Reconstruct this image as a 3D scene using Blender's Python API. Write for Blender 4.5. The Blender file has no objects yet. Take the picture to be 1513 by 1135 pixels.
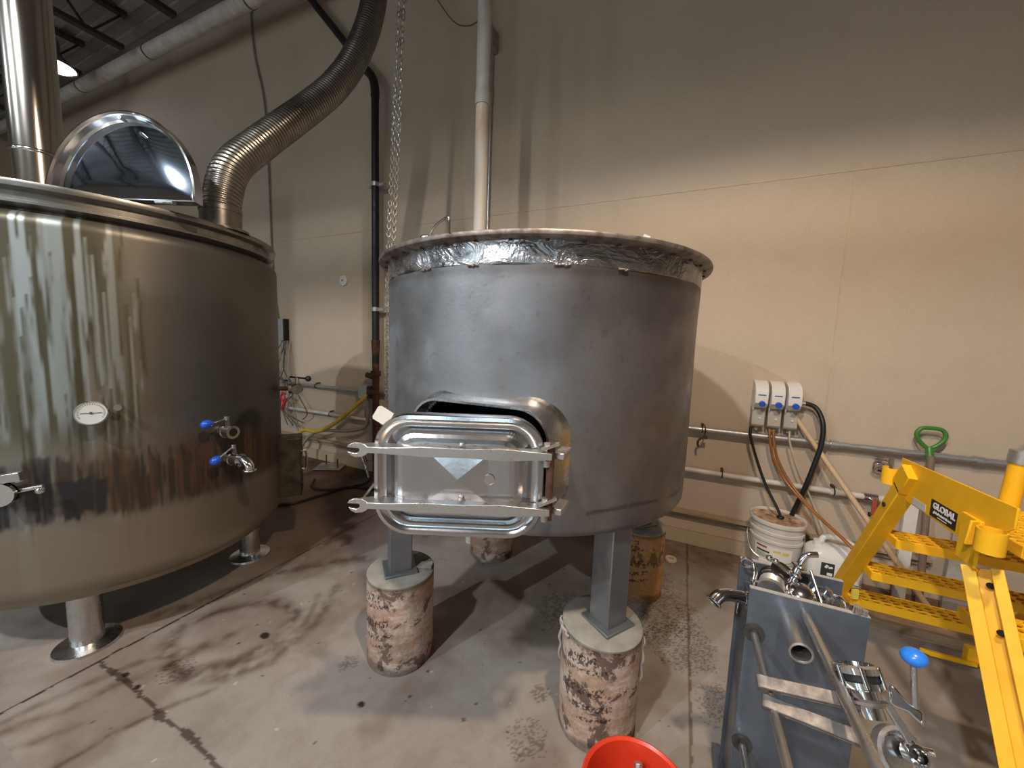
import bpy, bmesh, math, random
import numpy as np
from mathutils import Vector, Matrix, Euler
PI = math.pi
random.seed(7)
rng = np.random.RandomState(11)
scene = bpy.context.scene
COL = scene.collection
V = Vector

# ------------------------------------------------------------------ materials
def new_mat(name):
    m = bpy.data.materials.new(name); m.use_nodes = True
    nt = m.node_tree; nt.nodes.clear()
    o = nt.nodes.new('ShaderNodeOutputMaterial'); b = nt.nodes.new('ShaderNodeBsdfPrincipled')
    nt.links.new(b.outputs[0], o.inputs[0])
    return m, nt, b

def noise(nt, scale, detail=4, rough=.55, stretch=None, dist=0):
    tc = nt.nodes.new('ShaderNodeTexCoord'); n = nt.nodes.new('ShaderNodeTexNoise')
    n.inputs['Scale'].default_value = scale; n.inputs['Detail'].default_value = detail
    n.inputs['Roughness'].default_value = rough; n.inputs['Distortion'].default_value = dist
    if stretch:
        mp = nt.nodes.new('ShaderNodeMapping'); mp.inputs['Scale'].default_value = stretch
        nt.links.new(tc.outputs['Object'], mp.inputs[0]); nt.links.new(mp.outputs[0], n.inputs['Vector'])
    else:
        nt.links.new(tc.outputs['Object'], n.inputs['Vector'])
    return n.outputs['Fac']

def ramp(nt, fac, stops):
    r = nt.nodes.new('ShaderNodeValToRGB'); e = r.color_ramp.elements
    while len(e) < len(stops): e.new(.5)
    for i, (p, c) in enumerate(stops):
        e[i].position = p; e[i].color = (c, c, c, 1) if isinstance(c, (int, float)) else (*c, 1)
    nt.links.new(fac, r.inputs[0])
    return r.outputs[0]

def mix(nt, fac, a, b, mode='MIX'):
    m = nt.nodes.new('ShaderNodeMix'); m.data_type = 'RGBA'; m.blend_type = mode
    if isinstance(fac, (int, float)): m.inputs[0].default_value = fac
    else: nt.links.new(fac, m.inputs[0])
    for i, c in ((6, a), (7, b)):
        if isinstance(c, tuple): m.inputs[i].default_value = (*c, 1)
        else: nt.links.new(c, m.inputs[i])
    return m.outputs[2]

def bump(nt, b, h, strength, dist=.01):
    n = nt.nodes.new('ShaderNodeBump'); n.inputs['Strength'].default_value = strength
    n.inputs['Distance'].default_value = dist
    nt.links.new(h, n.inputs['Height']); nt.links.new(n.outputs[0], b.inputs['Normal'])

def attr(nt, name='Col'):
    a = nt.nodes.new('ShaderNodeAttribute'); a.attribute_name = name
    return a

def simple(name, col, rough=.5, metal=0., var=.15, scale=30, bmp=.1, spec=None, col2=None, rvar=.12, stretch=None, trans=0, coat=0):
    m, nt, b = new_mat(name)
    f = noise(nt, scale, 5, .6, stretch)
    c2 = col2 or tuple(x * (1 - var) for x in col); c1 = tuple(min(1, x * (1 + var * .6)) for x in col)
    nt.links.new(ramp(nt, f, [(.3, c2), (.7, c1)]), b.inputs['Base Color'])
    nt.links.new(ramp(nt, f, [(.3, min(1, rough + rvar)), (.7, max(.02, rough - rvar))]), b.inputs['Roughness'])
    b.inputs['Metallic'].default_value = metal
    if spec is not None: b.inputs['Specular IOR Level'].default_value = spec
    if trans: b.inputs['Transmission Weight'].default_value = trans
    if coat: b.inputs['Coat Weight'].default_value = coat
    if bmp: bump(nt, b, f, bmp, .004)
    return m

M = {}
M['pipe_white'] = simple('aged white pipe', (.62, .58, .52), .45, 0, .25, 9)
M['pvc_up'] = simple('grey-white pipe', (.5, .49, .45), .5, 0, .2, 8)
m, nt, b = new_mat('rust streaked white pipe')
f1 = noise(nt, 14, 6, .65, (1, 1, .45)); a = attr(nt)
c = mix(nt, ramp(nt, f1, [(.4, 0.), (.62, 1.)]), (.58, .50, .40), (.50, .27, .12))
c = mix(nt, a.outputs['Fac'], (.52, .50, .46), c)
nt.links.new(c, b.inputs['Base Color']); b.inputs['Roughness'].default_value = .55; bump(nt, b, f1, .2, .004)
M['pvc'] = m
M['steel_pipe'] = simple('galvanised pipe', (.52, .52, .52), .4, .8, .2, 20)
M['black_pipe'] = simple('black iron pipe', (.012, .012, .013), .5, .1, .2, 20)
M['rust'] = simple('rusted iron', (.10, .045, .028), .8, .2, .5, 30, .4)
M['chrome'] = simple('polished stainless', (.72, .72, .73), .12, 1, .03, 20, 0, rvar=.02)
M['steel'] = simple('brushed stainless', (.62, .62, .62), .27, 1, .1, 25, .03, rvar=.08)
M['cast'] = simple('cast aluminium', (.60, .58, .57), .42, .9, .15, 40, .15)
M['bar'] = simple('scuffed aluminium bar', (.66, .65, .64), .33, .95, .12, 22, .06)
M['duct'] = simple('dull flexible metal duct', (.25, .235, .21), .33, .95, .25, 8, .05)
M['stack'] = simple('stainless stack', (.55, .52, .48), .2, 1, .15, 5, .0, stretch=(1, 1, .2), rvar=.06)
M['chain'] = simple('galvanised chain', (.55, .54, .50), .4, .9, .2, 40)
M['blue'] = simple('blue plastic', (.015, .10, .62), .3, 0, .1, 20, 0)
M['ballblue'] = simple('bright blue plastic', (.03, .22, .80), .28, 0, .08, 20, 0)
M['black'] = simple('black rubber', (.012, .012, .013), .5, 0, .2, 30, .1)
M['brownhose'] = simple('brown tubing', (.33, .13, .03), .3, 0, .3, 20, 0, coat=.3)
M['clearhose'] = simple('cloudy tubing', (.55, .48, .36), .3, 0, .15, 20, 0)
M['yellowhose'] = simple('yellow hose', (.62, .42, .04), .45, 0, .2, 12, .05)
M['greycable'] = simple('grey conduit', (.26, .25, .23), .5, 0, .2, 20, .1)
M['wire'] = simple('thin dark wire', (.10, .085, .06), .6)
M['redcord'] = simple('red cord', (.6, .02, .03), .4)
M['whiteplastic'] = simple('off-white plastic', (.72, .70, .66), .4, 0, .06, 12, .03)
M['greyplastic'] = simple('warm grey plastic', (.42, .38, .32), .5, 0, .08, 14, .03)
M['jug'] = simple('milky polyethylene', (.74, .73, .70), .35, 0, .06, 6, .03, spec=.5)
M['pail'] = simple('milky pail plastic', (.66, .62, .57), .35, 0, .12, 6, .03)
M['residue'] = simple('sticky brown residue', (.60, .40, .25), .4, 0, .5, 22, .3, col2=(.10, .045, .04))
M['paper'] = simple('label paper', (.80, .78, .72), .6, 0, .04, 30, 0)
M['ink'] = simple('printed black ink', (.03, .035, .035), .6, 0, .1, 30, 0)
M['inkgreen'] = simple('printed green ink', (.10, .28, .22), .6, 0, .1, 30, 0)
M['inkyellow'] = simple('printed yellow', (.75, .62, .10), .6, 0, .1, 30, 0)
M['inkred'] = simple('printed maroon', (.35, .08, .05), .6, 0, .1, 30, 0)
M['inkblue'] = simple('printed blue', (.05, .12, .5), .6, 0, .1, 30, 0)
M['wood'] = simple('pale wooden pole', (.62, .45, .27), .55, 0, .2, 30, .1, stretch=(6, 6, 1))
M['darkwood'] = simple('worn grey-brown shaft', (.22, .15, .11), .6, 0, .2, 30, .1, stretch=(6, 6, 1))
M['green'] = simple('green plastic grip', (.05, .20, .03), .4, 0, .12, 16, .05)
M['yellow'] = simple('safety yellow paint', (.95, .50, .018), .5, 0, .12, 9, .05, rvar=.06, spec=.25)
M['signblack'] = simple('black decal', (.015, .01, .01), .35, 0, .1, 30, 0)
M['signwhite'] = simple('white lettering', (.85, .83, .8), .5, 0, .03, 30, 0)
M['silvertape'] = simple('silver sticker', (.62, .62, .60), .4, 0, .08, 30, 0)
M['red'] = simple('red-orange plastic', (.72, .055, .022), .35, 0, .08, 10, .02)
M['redhandle'] = simple('faded red handle', (.42, .07, .04), .5, 0, .15, 40, .1)
M['panel'] = simple('dark slate-blue panel', (.115, .135, .165), .33, .3, .3, 6, .02, rvar=.1)
M['paneledge'] = simple('light sawn edge', (.42, .39, .36), .5, 0, .12, 60, .1)
M['flange'] = simple('dark stained washer', (.085, .08, .075), .5, .5, .3, 40, .1)
M['ctrlbox'] = simple('grimy dark metal box', (.07, .055, .035), .45, .6, .5, 14, .15)
M['greybox'] = simple('pale grey enclosure', (.34, .38, .38), .45, 0, .08, 20, 0)
M['beam'] = simple('dark bronze paint joist', (.06, .035, .025), .6, .2, .4, 12, .1)
M['gaugeface'] = simple('white gauge face', (.50, .52, .52), .35, 0, .03, 20, 0)
M['tag'] = simple('white tag', (.75, .72, .66), .5, 0, .05, 20, 0)
M['rubberwhite'] = simple('off-white gasket', (.62, .52, .38), .5, 0, .1, 30, .1)

# lamp lens
m, nt, b = new_mat('lit lamp lens')
b.inputs['Emission Color'].default_value = (.80, .84, 1, 1); b.inputs['Emission Strength'].default_value = 9
b.inputs['Base Color'].default_value = (.8, .8, .8, 1)
M['lens'] = m
m, nt, b = new_mat('added cool fill glow')
b.inputs['Emission Color'].default_value = (.64, .87, 1, 1); b.inputs['Emission Strength'].default_value = 4.0  # glow added as cool fill and for reflections in the metal
b.inputs['Base Color'].default_value = (.5, .6, .65, 1)
M['cool_fill'] = m

# painted concrete wall
m, nt, b = new_mat('beige painted wall')
f1 = noise(nt, .8, 5, .6); f2 = noise(nt, 6, 6, .6); f3 = noise(nt, 120, 3, .6)
c = ramp(nt, f1, [(.3, (.495, .40, .305)), (.7, (.56, .455, .35))])
c = mix(nt, ramp(nt, f2, [(.52, 0.), (.80, .45)]), c, (.44, .345, .265))
c = mix(nt, ramp(nt, f3, [(.35, .16), (.60, 0.)]), c, (.33, .26, .20))
nt.links.new(c, b.inputs['Base Color']); b.inputs['Roughness'].default_value = .62
b.inputs['Specular IOR Level'].default_value = .3
bump(nt, b, f3, .4, .003)
M['wall'] = m
M['walltrim'] = simple('beige painted trim', (.50, .40, .28), .55, 0, .1, 10, .1)
M['ledge'] = simple('dirty timber sill', (.40, .30, .20), .65, 0, .35, 9, .2, stretch=(.3, 2, 2))
M['ceil'] = simple('dusty ceiling deck', (.30, .28, .26), .8, 0, .35, 1.5, .1)

# concrete floor, stains come from a colour attribute
m, nt, b = new_mat('stained concrete slab')
a = attr(nt); f1 = noise(nt, 1.6, 7, .62); f2 = noise(nt, 11, 6, .62, None, .6); f3 = noise(nt, 160, 3, .6)
c = ramp(nt, f1, [(.3, (.27, .235, .205)), (.5, (.34, .305, .275)), (.72, (.39, .36, .335))])
c = mix(nt, ramp(nt, f2, [(.46, 0.), (.76, .45)]), c, (.23, .18, .155))
c = mix(nt, ramp(nt, f3, [(.60, 0.), (.72, .35)]), c, (.18, .15, .12))
c = mix(nt, 1., c, a.outputs['Color'], 'MULTIPLY')
nt.links.new(c, b.inputs['Base Color'])
nt.links.new(ramp(nt, f2, [(.3, .68), (.8, .42)]), b.inputs['Roughness'])
b.inputs['Specular IOR Level'].default_value = .35
mm = nt.nodes.new('ShaderNodeMath'); mm.operation = 'ADD'; nt.links.new(f3, mm.inputs[0]); nt.links.new(f2, mm.inputs[1])
bump(nt, b, mm.outputs[0], .22, .004)
M['floor'] = m

# mash vessel skin: dull mill-finish stainless
m, nt, b = new_mat('dull mill-finish stainless')
f1 = noise(nt, 4.2, 4, .55); f2 = noise(nt, 1.1, 3, .5); f3 = noise(nt, 70, 4, .6); a = attr(nt)
c = ramp(nt, f1, [(.3, (.26, .275, .30)), (.7, (.38, .395, .42))])
c = mix(nt, ramp(nt, f3, [(.62, 0.), (.75, .35)]), c, (.20, .18, .17))
c = mix(nt, 1., c, a.outputs['Color'], 'MULTIPLY')
nt.links.new(c, b.inputs['Base Color']); b.inputs['Metallic'].default_value = .82
nt.links.new(ramp(nt, f1, [(.35, .58), (.65, .32)]), b.inputs['Roughness'])
mm = nt.nodes.new('ShaderNodeMath'); mm.operation = 'MULTIPLY_ADD'
nt.links.new(f2, mm.inputs[0]); mm.inputs[1].default_value = 6; nt.links.new(f3, mm.inputs[2])
bump(nt, b, mm.outputs[0], .09, .006)
M['tun'] = m
m, nt, b = new_mat('hammered bright stainless band')
f1 = noise(nt, 9, 4, .6, (1, 1, 1.6), .8); a = attr(nt)
b.inputs['Base Color'].default_value = (.60, .60, .61, 1); b.inputs['Metallic'].default_value = .95
nt.links.new(mix(nt, 1., (.70, .70, .72), a.outputs['Color'], 'MULTIPLY'), b.inputs['Base Color'])
nt.links.new(ramp(nt, f1, [(.3, .38), (.7, .2)]), b.inputs['Roughness']); bump(nt, b, f1, .9, .02)
M['band'] = m
M['flangedark'] = simple('tarnished flange steel', (.26, .25, .23), .38, .9, .35, 12, .1)
m, nt, b = new_mat('rimmed weathered steel')
f1 = noise(nt, 16, 6, .65)
nt.links.new(ramp(nt, f1, [(.35, (.12, .085, .065)), (.55, (.30, .27, .25)), (.75, (.42, .40, .38))]), b.inputs['Base Color'])
b.inputs['Metallic'].default_value = .75; b.inputs['Roughness'].default_value = .5; bump(nt, b, f1, .25, .004)
M['rim'] = m
# kettle skin : residue colours come from the attribute, alpha = how metallic
m, nt, b = new_mat('streaked kettle stainless')
a = attr(nt); f1 = noise(nt, 5, 6, .6, (1, 1, .12)); f3 = noise(nt, 60, 3, .6)
c = mix(nt, ramp(nt, f1, [(.35, .0), (.75, .10)]), a.outputs['Color'], (.16, .13, .09))
nt.links.new(c, b.inputs['Base Color'])
nt.links.new(a.outputs['Alpha'], b.inputs['Metallic'])
nt.links.new(ramp(nt, f1, [(.3, .40), (.7, .54)]), b.inputs['Roughness']); bump(nt, b, f3, .10, .002)
M['kettle'] = m
# pressed dish door
m, nt, b = new_mat('pressed bright steel')
f1 = noise(nt, 90, 3, .5); f2 = noise(nt, 4, 3, .5)
nt.links.new(ramp(nt, f2, [(.3, (.50, .50, .52)), (.7, (.66, .66, .67))]), b.inputs['Base Color'])
b.inputs['Metallic'].default_value = 1
nt.links.new(ramp(nt, f2, [(.3, .24), (.7, .15)]), b.inputs['Roughness']); bump(nt, b, f1, .10, .002)
M['door'] = m
M['mirror'] = simple('mirror-polished sheet', (.42, .50, .62), .05, 1, .03, 3, 0, rvar=.0)
M['lever'] = simple('worn grey steel lever', (.22, .20, .19), .6, .7, .25, 30, .12)
# sonotube piers
def pier_mat(name, base, dark, pale, t0):
    m, nt, b = new_mat(name)
    f1 = noise(nt, 9, 7, .7, None, .4); f2 = noise(nt, 4.5, 5, .6, (1, 1, 2.2)); f3 = noise(nt, 70, 4, .6)
    c = mix(nt, ramp(nt, f2, [(.45, 0.), (.55, 1.)]), base, pale)
    c = mix(nt, ramp(nt, f1, [(t0, 0.), (t0 + .035, 1.)]), c, dark)
    c = mix(nt, ramp(nt, f3, [(.35, .4), (.6, 0.)]), c, dark)
    a = attr(nt); c = mix(nt, 1., c, a.outputs['Color'], 'MULTIPLY')
    nt.links.new(c, b.inputs['Base Color']); b.inputs['Roughness'].default_value = .8
    bump(nt, b, f1, .5, .006)
    return m
M['pierA'] = pier_mat('peeling pink-brown form tube', (.46, .30, .22), (.16, .105, .085), (.60, .49, .42), .55)
M['pierB'] = pier_mat('torn form tube', (.48, .33, .24), (.14, .09, .075), (.62, .50, .43), .535)
M['pierC'] = pier_mat('orange cardboard form tube', (.52, .27, .10), (.20, .10, .05), (.56, .31, .13), .68)
M['piertop'] = simple('grey concrete cap', (.28, .27, .235), .8, 0, .25, 14, .3)

# ------------------------------------------------------------------ mesh tools
def frame(d):
    d = V(d).normalized(); a = V((0, 0, 1)) if abs(d.z) < .9 else V((1, 0, 0))
    x = d.cross(a).normalized(); y = d.cross(x).normalized()
    return x, y, d

def smooth_path(pts, n=8, closed=False):
    P = [V(p) for p in pts]; out = []
    N = len(P); rngN = N if closed else N - 1
    for i in range(rngN):
        if closed: p0, p1, p2, p3 = P[i - 1], P[i], P[(i + 1) % N], P[(i + 2) % N]
        else: p0, p1, p2, p3 = P[max(i - 1, 0)], P[i], P[i + 1], P[min(i + 2, N - 1)]
        for k in range(n):
            t = k / n; t2 = t * t; t3 = t2 * t
            out.append(.5 * ((2 * p1) + (p2 - p0) * t + (2 * p0 - 5 * p1 + 4 * p2 - p3) * t2 + (3 * p1 - p0 - 3 * p2 + p3) * t3))
    if not closed: out.append(P[-1])
    return out

def rrect(hw, hh, r, n=6):
    out = []
    for cx, cy, a0 in ((hw - r, hh - r, 0), (-hw + r, hh - r, 90), (-hw + r, -hh + r, 180), (hw - r, -hh + r, 270)):
        for k in range(n + 1):
            a = math.radians(a0 + 90 * k / n); out.append((cx + r * math.cos(a), cy + r * math.sin(a)))
    return out

class MB:
    def __init__(s): s.v = []; s.f = []; s.mi = []; s.cur = 0
    def add(s, vs, fs):
        o = len(s.v); s.v += [tuple(v) for v in vs]
        s.f += [tuple(i + o for i in f) for f in fs]; s.mi += [s.cur] * len(fs)
        return s
    def slot(s, i): s.cur = i; return s
    def box(s, c, size, rot=None, ax=None):
        hx, hy, hz = size[0] / 2, size[1] / 2, size[2] / 2
        vs = [V((x, y, z)) for x in (-hx, hx) for y in (-hy, hy) for z in (-hz, hz)]
        if ax: m = Matrix((ax[0], ax[1], ax[2])).transposed(); vs = [m @ v for v in vs]
        elif rot is not None: m = Euler(rot).to_matrix(); vs = [m @ v for v in vs]
        vs = [v + V(c) for v in vs]
        return s.add(vs, [(0, 1, 3, 2), (4, 6, 7, 5), (0, 4, 5, 1), (2, 3, 7, 6), (0, 2, 6, 4), (1, 5, 7, 3)])
    def beam(s, p0, p1, w, h, up=(0, 0, 1)):
        p0, p1 = V(p0), V(p1); d = (p1 - p0); L = d.length; d.normalize()
        x = d.cross(V(up)).normalized(); y = x.cross(d).normalized()
        return s.box((p0 + p1) / 2, (w, L, h), ax=(x, d, y))
    def cyl(s, p0, p1, r, r2=None, seg=24, cap=True):
        r2 = r if r2 is None else r2
        return s.tube([p0, p1], [r, r2], seg, cap)
    def tube(s, pts, r, seg=12, cap=True, closed=False):
        P = [V(p) for p in pts]; n = len(P)
        rs = r if isinstance(r, (list, tuple)) else [r] * n
        T = []
        for i in range(n):
            if closed: t = P[(i + 1) % n] - P[i - 1]
            else: t = P[min(i + 1, n - 1)] - P[max(i - 1, 0)]
            T.append(t.normalized())
        x, y, _ = frame(T[0]); vs = []; 
        for i in range(n):
            if i:
                x = x - T[i] * x.dot(T[i]); x.normalize()
            yy = T[i].cross(x)
            for k in range(seg):
                a = 2 * PI * k / seg; vs.append(P[i] + (x * math.cos(a) + yy * math.sin(a)) * rs[i])
        fs = []
        for i in range(n if closed else n - 1):
            j = (i + 1) % n
            for k in range(seg):
                l = (k + 1) % seg; fs.append((i * seg + k, i * seg + l, j * seg + l, j * seg + k))
        if cap and not closed:
            fs.append(tuple(reversed(range(seg)))); fs.append(tuple(range((n - 1) * seg, n * seg)))
        return s.add(vs, fs)
    def lathe(s, prof, c=(0, 0, 0), axis=(0, 0, 1), seg=48, xref=None):
        d = V(axis).normalized()
        if xref is None: x, y, d = frame(d)
        else: x = V(xref).normalized(); y = d.cross(x)
        vs = []; fs = []; n = len(prof); c = V(c)
        for r, z in prof:
            for k in range(seg):
                a = 2 * PI * k / seg; vs.append(c + d * z + (x * math.cos(a) + y * math.sin(a)) * r)
        for i in range(n - 1):
            for k in range(seg):
                l = (k + 1) % seg; fs.append((i * seg + k, i * seg + l, (i + 1) * seg + l, (i + 1) * seg + k))
        return s.add(vs, fs)
    def loft(s, loops, cap0=True, cap1=True):
        n = len(loops[0]); vs = [p for L in loops for p in L]; fs = []
        for i in range(len(loops) - 1):
            for k in range(n):
                l = (k + 1) % n; fs.append((i * n + k, i * n + l, (i + 1) * n + l, (i + 1) * n + k))
        if cap0: fs.append(tuple(reversed(range(n))))
        if cap1: fs.append(tuple(range((len(loops) - 1) * n, len(loops) * n)))
        return s.add(vs, fs)
    def prism(s, poly, o, x, y, th):
        x, y = V(x).normalized(), V(y).normalized(); n = x.cross(y); o = V(o)
        a = [o + x * p[0] + y * p[1] for p in poly]; b_ = [p + n * th for p in a]
        return s.loft([a, b_])
    def ball(s, c, r, sc=(1, 1, 1), seg=20, rings=12, ax=None):
        c = V(c); vs = []; fs = []
        m = Matrix((ax[0], ax[1], ax[2])).transposed() if ax else Matrix.Identity(3)
        for i in range(rings + 1):
            p = PI * i / rings
            for k in range(seg):
                a = 2 * PI * k / seg
                vs.append(c + m @ V((r * sc[0] * math.sin(p) * math.cos(a), r * sc[1] * math.sin(p) * math.sin(a), r * sc[2] * math.cos(p))))
        for i in range(rings):
            for k in range(seg):
                l = (k + 1) % seg; fs.append((i * seg + k, (i + 1) * seg + k, (i + 1) * seg + l, i * seg + l))
        return s.add(vs, fs)
    def torus(s, c, R, r, axis=(0, 0, 1), seg=32, rs=10, x2=1.0):
        x, y, d = frame(axis); c = V(c)
        return s.tube([c + x * math.cos(2 * PI * k / seg) * R * x2 + y * math.sin(2 * PI * k / seg) * R for k in range(seg)], r, rs, closed=True)
    def build(s, name, mat, parent=None, bevel=0, angle=40, col=None, solid=0):
        me = bpy.data.meshes.new(name)
        o = V((0, 0, 0)); p = parent
        while p is not None: o = o + p.location; p = p.parent
        me.from_pydata([tuple(V(v) - o) for v in s.v], [], s.f); me.validate(); me.update()
        bm = bmesh.new(); bm.from_mesh(me); bmesh.ops.remove_doubles(bm, verts=bm.verts, dist=1e-6) if col is None else None
        bmesh.ops.recalc_face_normals(bm, faces=bm.faces); bm.to_mesh(me); bm.free()
        for mt in (mat if isinstance(mat, (list, tuple)) else [mat]): me.materials.append(M[mt] if isinstance(mt, str) else mt)
        if isinstance(mat, (list, tuple)) and len(s.mi) == len(me.polygons):
            me.polygons.foreach_set('material_index', s.mi)
        me.shade_smooth(); me.set_sharp_from_angle(angle=math.radians(angle))
        if col is not None:
            ca = me.color_attributes.new('Col', 'FLOAT_COLOR', 'POINT')
            ca.data.foreach_set('color', np.asarray(col, dtype=np.float32).reshape(-1))
        ob = bpy.data.objects.new(name, me); COL.objects.link(ob); ob.parent = parent
        if bevel:
            md = ob.modifiers.new('Bevel', 'BEVEL'); md.width = bevel; md.segments = 2; md.limit_method = 'ANGLE'; md.angle_limit = math.radians(50)
        if solid:
            md = ob.modifiers.new('Solid', 'SOLIDIFY'); md.thickness = solid; md.offset = 0
        return ob

def tag(o, label, cat, group=None):
    o['label'] = label; o['category'] = cat
    if group: o['group'] = group
    return o
def thing(name, loc, label, cat, group=None):
    o = bpy.data.objects.new(name, None); COL.objects.link(o); o.location = loc; o.empty_display_size = .1
    return tag(o, label, cat, group)
def lab(o, l): o['label'] = l; return o
def struct(o): o['kind'] = 'structure'; return o

def text_mesh(name, txt, size, origin, x, y, mat, parent, ext=.0006, bold=0.0, sx=1.0):
    cu = bpy.data.curves.new(name, 'FONT'); cu.body = txt; cu.size = size; cu.extrude = ext; cu.offset = bold
    cu.align_x = 'CENTER'; cu.align_y = 'CENTER'; cu.resolution_u = 3
    t = bpy.data.objects.new(name, cu); COL.objects.link(t)
    me = bpy.data.meshes.new_from_object(t.evaluated_get(bpy.context.evaluated_depsgraph_get()))
    bpy.data.objects.remove(t)
    x, y = V(x).normalized(), V(y).normalized(); n = x.cross(y)
    o = V((0, 0, 0)); p = parent
    while p is not None: o = o + p.location; p = p.parent
    for v in me.vertices:
        v.co = V(origin) + x * v.co.x * sx + y * v.co.y + n * v.co.z - o
    me.materials.clear(); me.materials.append(M[mat])
    ob = bpy.data.objects.new(name, me); COL.objects.link(ob); ob.parent = parent
    return ob

def sm(x, a, b): 
    t = np.clip((x - a) / (b - a), 0, 1); return t * t * (3 - 2 * t)
def vnoise2(x, y, s, seed=0):
    r = np.random.RandomState(seed); T = r.rand(256, 256)
    x = np.asarray(x) * s; y = np.asarray(y) * s
    xi = np.floor(x).astype(int); yi = np.floor(y).astype(int); fx = x - xi; fy = y - yi
    fx = fx * fx * (3 - 2 * fx); fy = fy * fy * (3 - 2 * fy)
    g = lambda a, b_: T[a % 256, b_ % 256]
    return (g(xi, yi) * (1 - fx) + g(xi + 1, yi) * fx) * (1 - fy) + (g(xi, yi + 1) * (1 - fx) + g(xi + 1, yi + 1) * fx) * fy
def fbm(x, y, s, seed=0, o=4):
    t = 0; a = .5
    for i in range(o): t = t + a * vnoise2(x, y, s * 2 ** i, seed + i); a *= .5
    return t / (1 - .5 ** o)

# ------------------------------------------------------------------ camera
yaw, pitch, roll = map(math.radians, (24.4, 6.0, 2.07))
fwd = V((-math.sin(yaw) * math.cos(pitch), math.cos(yaw) * math.cos(pitch), -math.sin(pitch)))
right = V((math.cos(yaw), math.sin(yaw), 0)); down = fwd.cross(right)
r2 = right * math.cos(roll) - down * math.sin(roll); d2 = down * math.cos(roll) + right * math.sin(roll)
cam = bpy.data.objects.new('Camera', bpy.data.cameras.new('Camera')); COL.objects.link(cam)
cam.matrix_world = Matrix(((r2.x, -d2.x, -fwd.x, 0), (r2.y, -d2.y, -fwd.y, 0), (r2.z, -d2.z, -fwd.z, 1.5), (0, 0, 0, 1)))
cam.data.sensor_width = 36; cam.data.lens = 550 / 1513 * 36; cam.data.clip_start = .02
scene.camera = cam

# ------------------------------------------------------------------ room shell
WY = 3.13
X0, X1, Y0, ZC = -13.0, 5.5, -8.5, 5.60
# floor: fine grid near the vessels, colour attribute carries joints, cracks, stains and darker areas
def seg_d(x, y, a, b_):
    ax, ay = a; bx, by = b_; dx, dy = bx - ax, by - ay
    t = np.clip(((x - ax) * dx + (y - ay) * dy) / (dx * dx + dy * dy + 1e-9), 0, 1)
    return np.hypot(x - ax - t * dx, y - ay - t * dy), t
def poly_d(x, y, pts):
    d = None
    for i in range(len(pts) - 1):
        e, _ = seg_d(x, y, pts[i], pts[i + 1]); d = e if d is None else np.minimum(d, e)
    return d
def grid(x0, x1, y0, y1, step):
    nx = int(round((x1 - x0) / step)) + 1; ny = int(round((y1 - y0) / step)) + 1
    X, Y = np.meshgrid(np.linspace(x0, x1, nx), np.linspace(y0, y1, ny)); return X, Y, nx, ny
fx0, fx1, fy0, fy1 = -4.6, 2.4, .35, WY
X, Y, nx, ny = grid(fx0, fx1, fy0, fy1, .007)
x, y = X.ravel(), Y.ravel()
wx = x + .05 * (fbm(x, y, 3, 5) - .5); wy = y + .05 * (fbm(x, y, 3, 9) - .5)
col = np.ones((x.size, 3))
def dark(mask, c): 
    global col
    m_ = np.clip(mask, 0, 1)[:, None]; col = col * (1 - m_) + np.array(c) * m_ * col
z = np.zeros(x.size)
DK = (.42, .36, .32)
n1 = fbm(x, y, 6, 21); n2 = fbm(x, y, 22, 33); n3 = fbm(x, y, 60, 44, 2); n4 = rng.rand(x.size) * .72 + vnoise2(x, y, 30, 46) * .28
def line(pts, w, c, k=1., soft=1.):
    dark(k * np.exp(-(poly_d(wx, wy, pts) / w) ** 2) * np.clip(n2 * 2.2 - .35, .1, 1), c)
def thin(pts, w, c, amp=1., k=1.):
    dark(k * (poly_d(x + .03 * amp * (n2 - .5), y + .03 * amp * (n2 - .5), pts) < w), c)
# saw joints of the slab
thin([(.14, .3), (.14, 3.13)], .006, (.5, .42, .34), .25)
thin([(-2.31, .3), (-2.31, 1.15)], .0065, (.16, .14, .13), .2)
thin([(-2.31, 1.15), (-2.31, 3.1)], .006, (.35, .3, .26), .2)
dark(.85 * (poly_d(x + .035 * (fbm(x, y, 12, 81) - .5), y + .035 * (fbm(x, y, 12, 82) - .5), [(-2.31, .65), (-2.1, .655), (-1.96, .65), (-1.75, .645), (-1.55, .648), (-1.3, .64), (-.9, .62)]) < .0055 + .012 * np.clip(n2 * 3 - 1.3, 0, 1)), (.20, .16, .14))
# wet swooshes and dried spill rings
line([(-2.44, .93), (-2.34, 1.17), (-2.22, 1.46), (-2.06, 1.63), (-1.88, 1.81)], .05, DK, .9)
line([(-2.19, .36), (-2.10, .5), (-2.07, .645), (-2.0, .78), (-1.95, 1.0)], .03, (.5, .38, .3), .9)
line([(-2.25, .35), (-2.2, .55), (-2.14, .72), (-2.0, .9)], .022, DK, .7)
line([(-1.85, .4), (-1.83, .52), (-1.78, .64), (-1.70, .8)], .014, (.45, .34, .28), .9)
line([(-2.08, .33), (-2.02, .41), (-1.97, .48)], .02, (.55, .45, .38), .8)
rg = [(-2.162, .844), (-2.234, .931), (-2.191, 1.062), (-2.016, 1.243), (-1.81, 1.259), (-1.734, 1.062), (-1.782, .907), (-1.887, .775), (-2.0, .776), (-2.162, .844)]
line(rg, .035, DK, 1.)
dark(.6 * sm(.28 - np.hypot((wx + 2.0) / 1.2, wy - 1.1), 0, .14) * (.4 + n1), (.5, .40, .36))
line([(-1.86, .76), (-1.73, .85), (-1.64, 1.0), (-1.66, 1.25), (-1.80, 1.5)], .03, DK, .85)
line([(-1.76, .9), (-1.69, 1.04), (-1.71, 1.23), (-1.83, 1.4)], .02, DK, .7)
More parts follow.
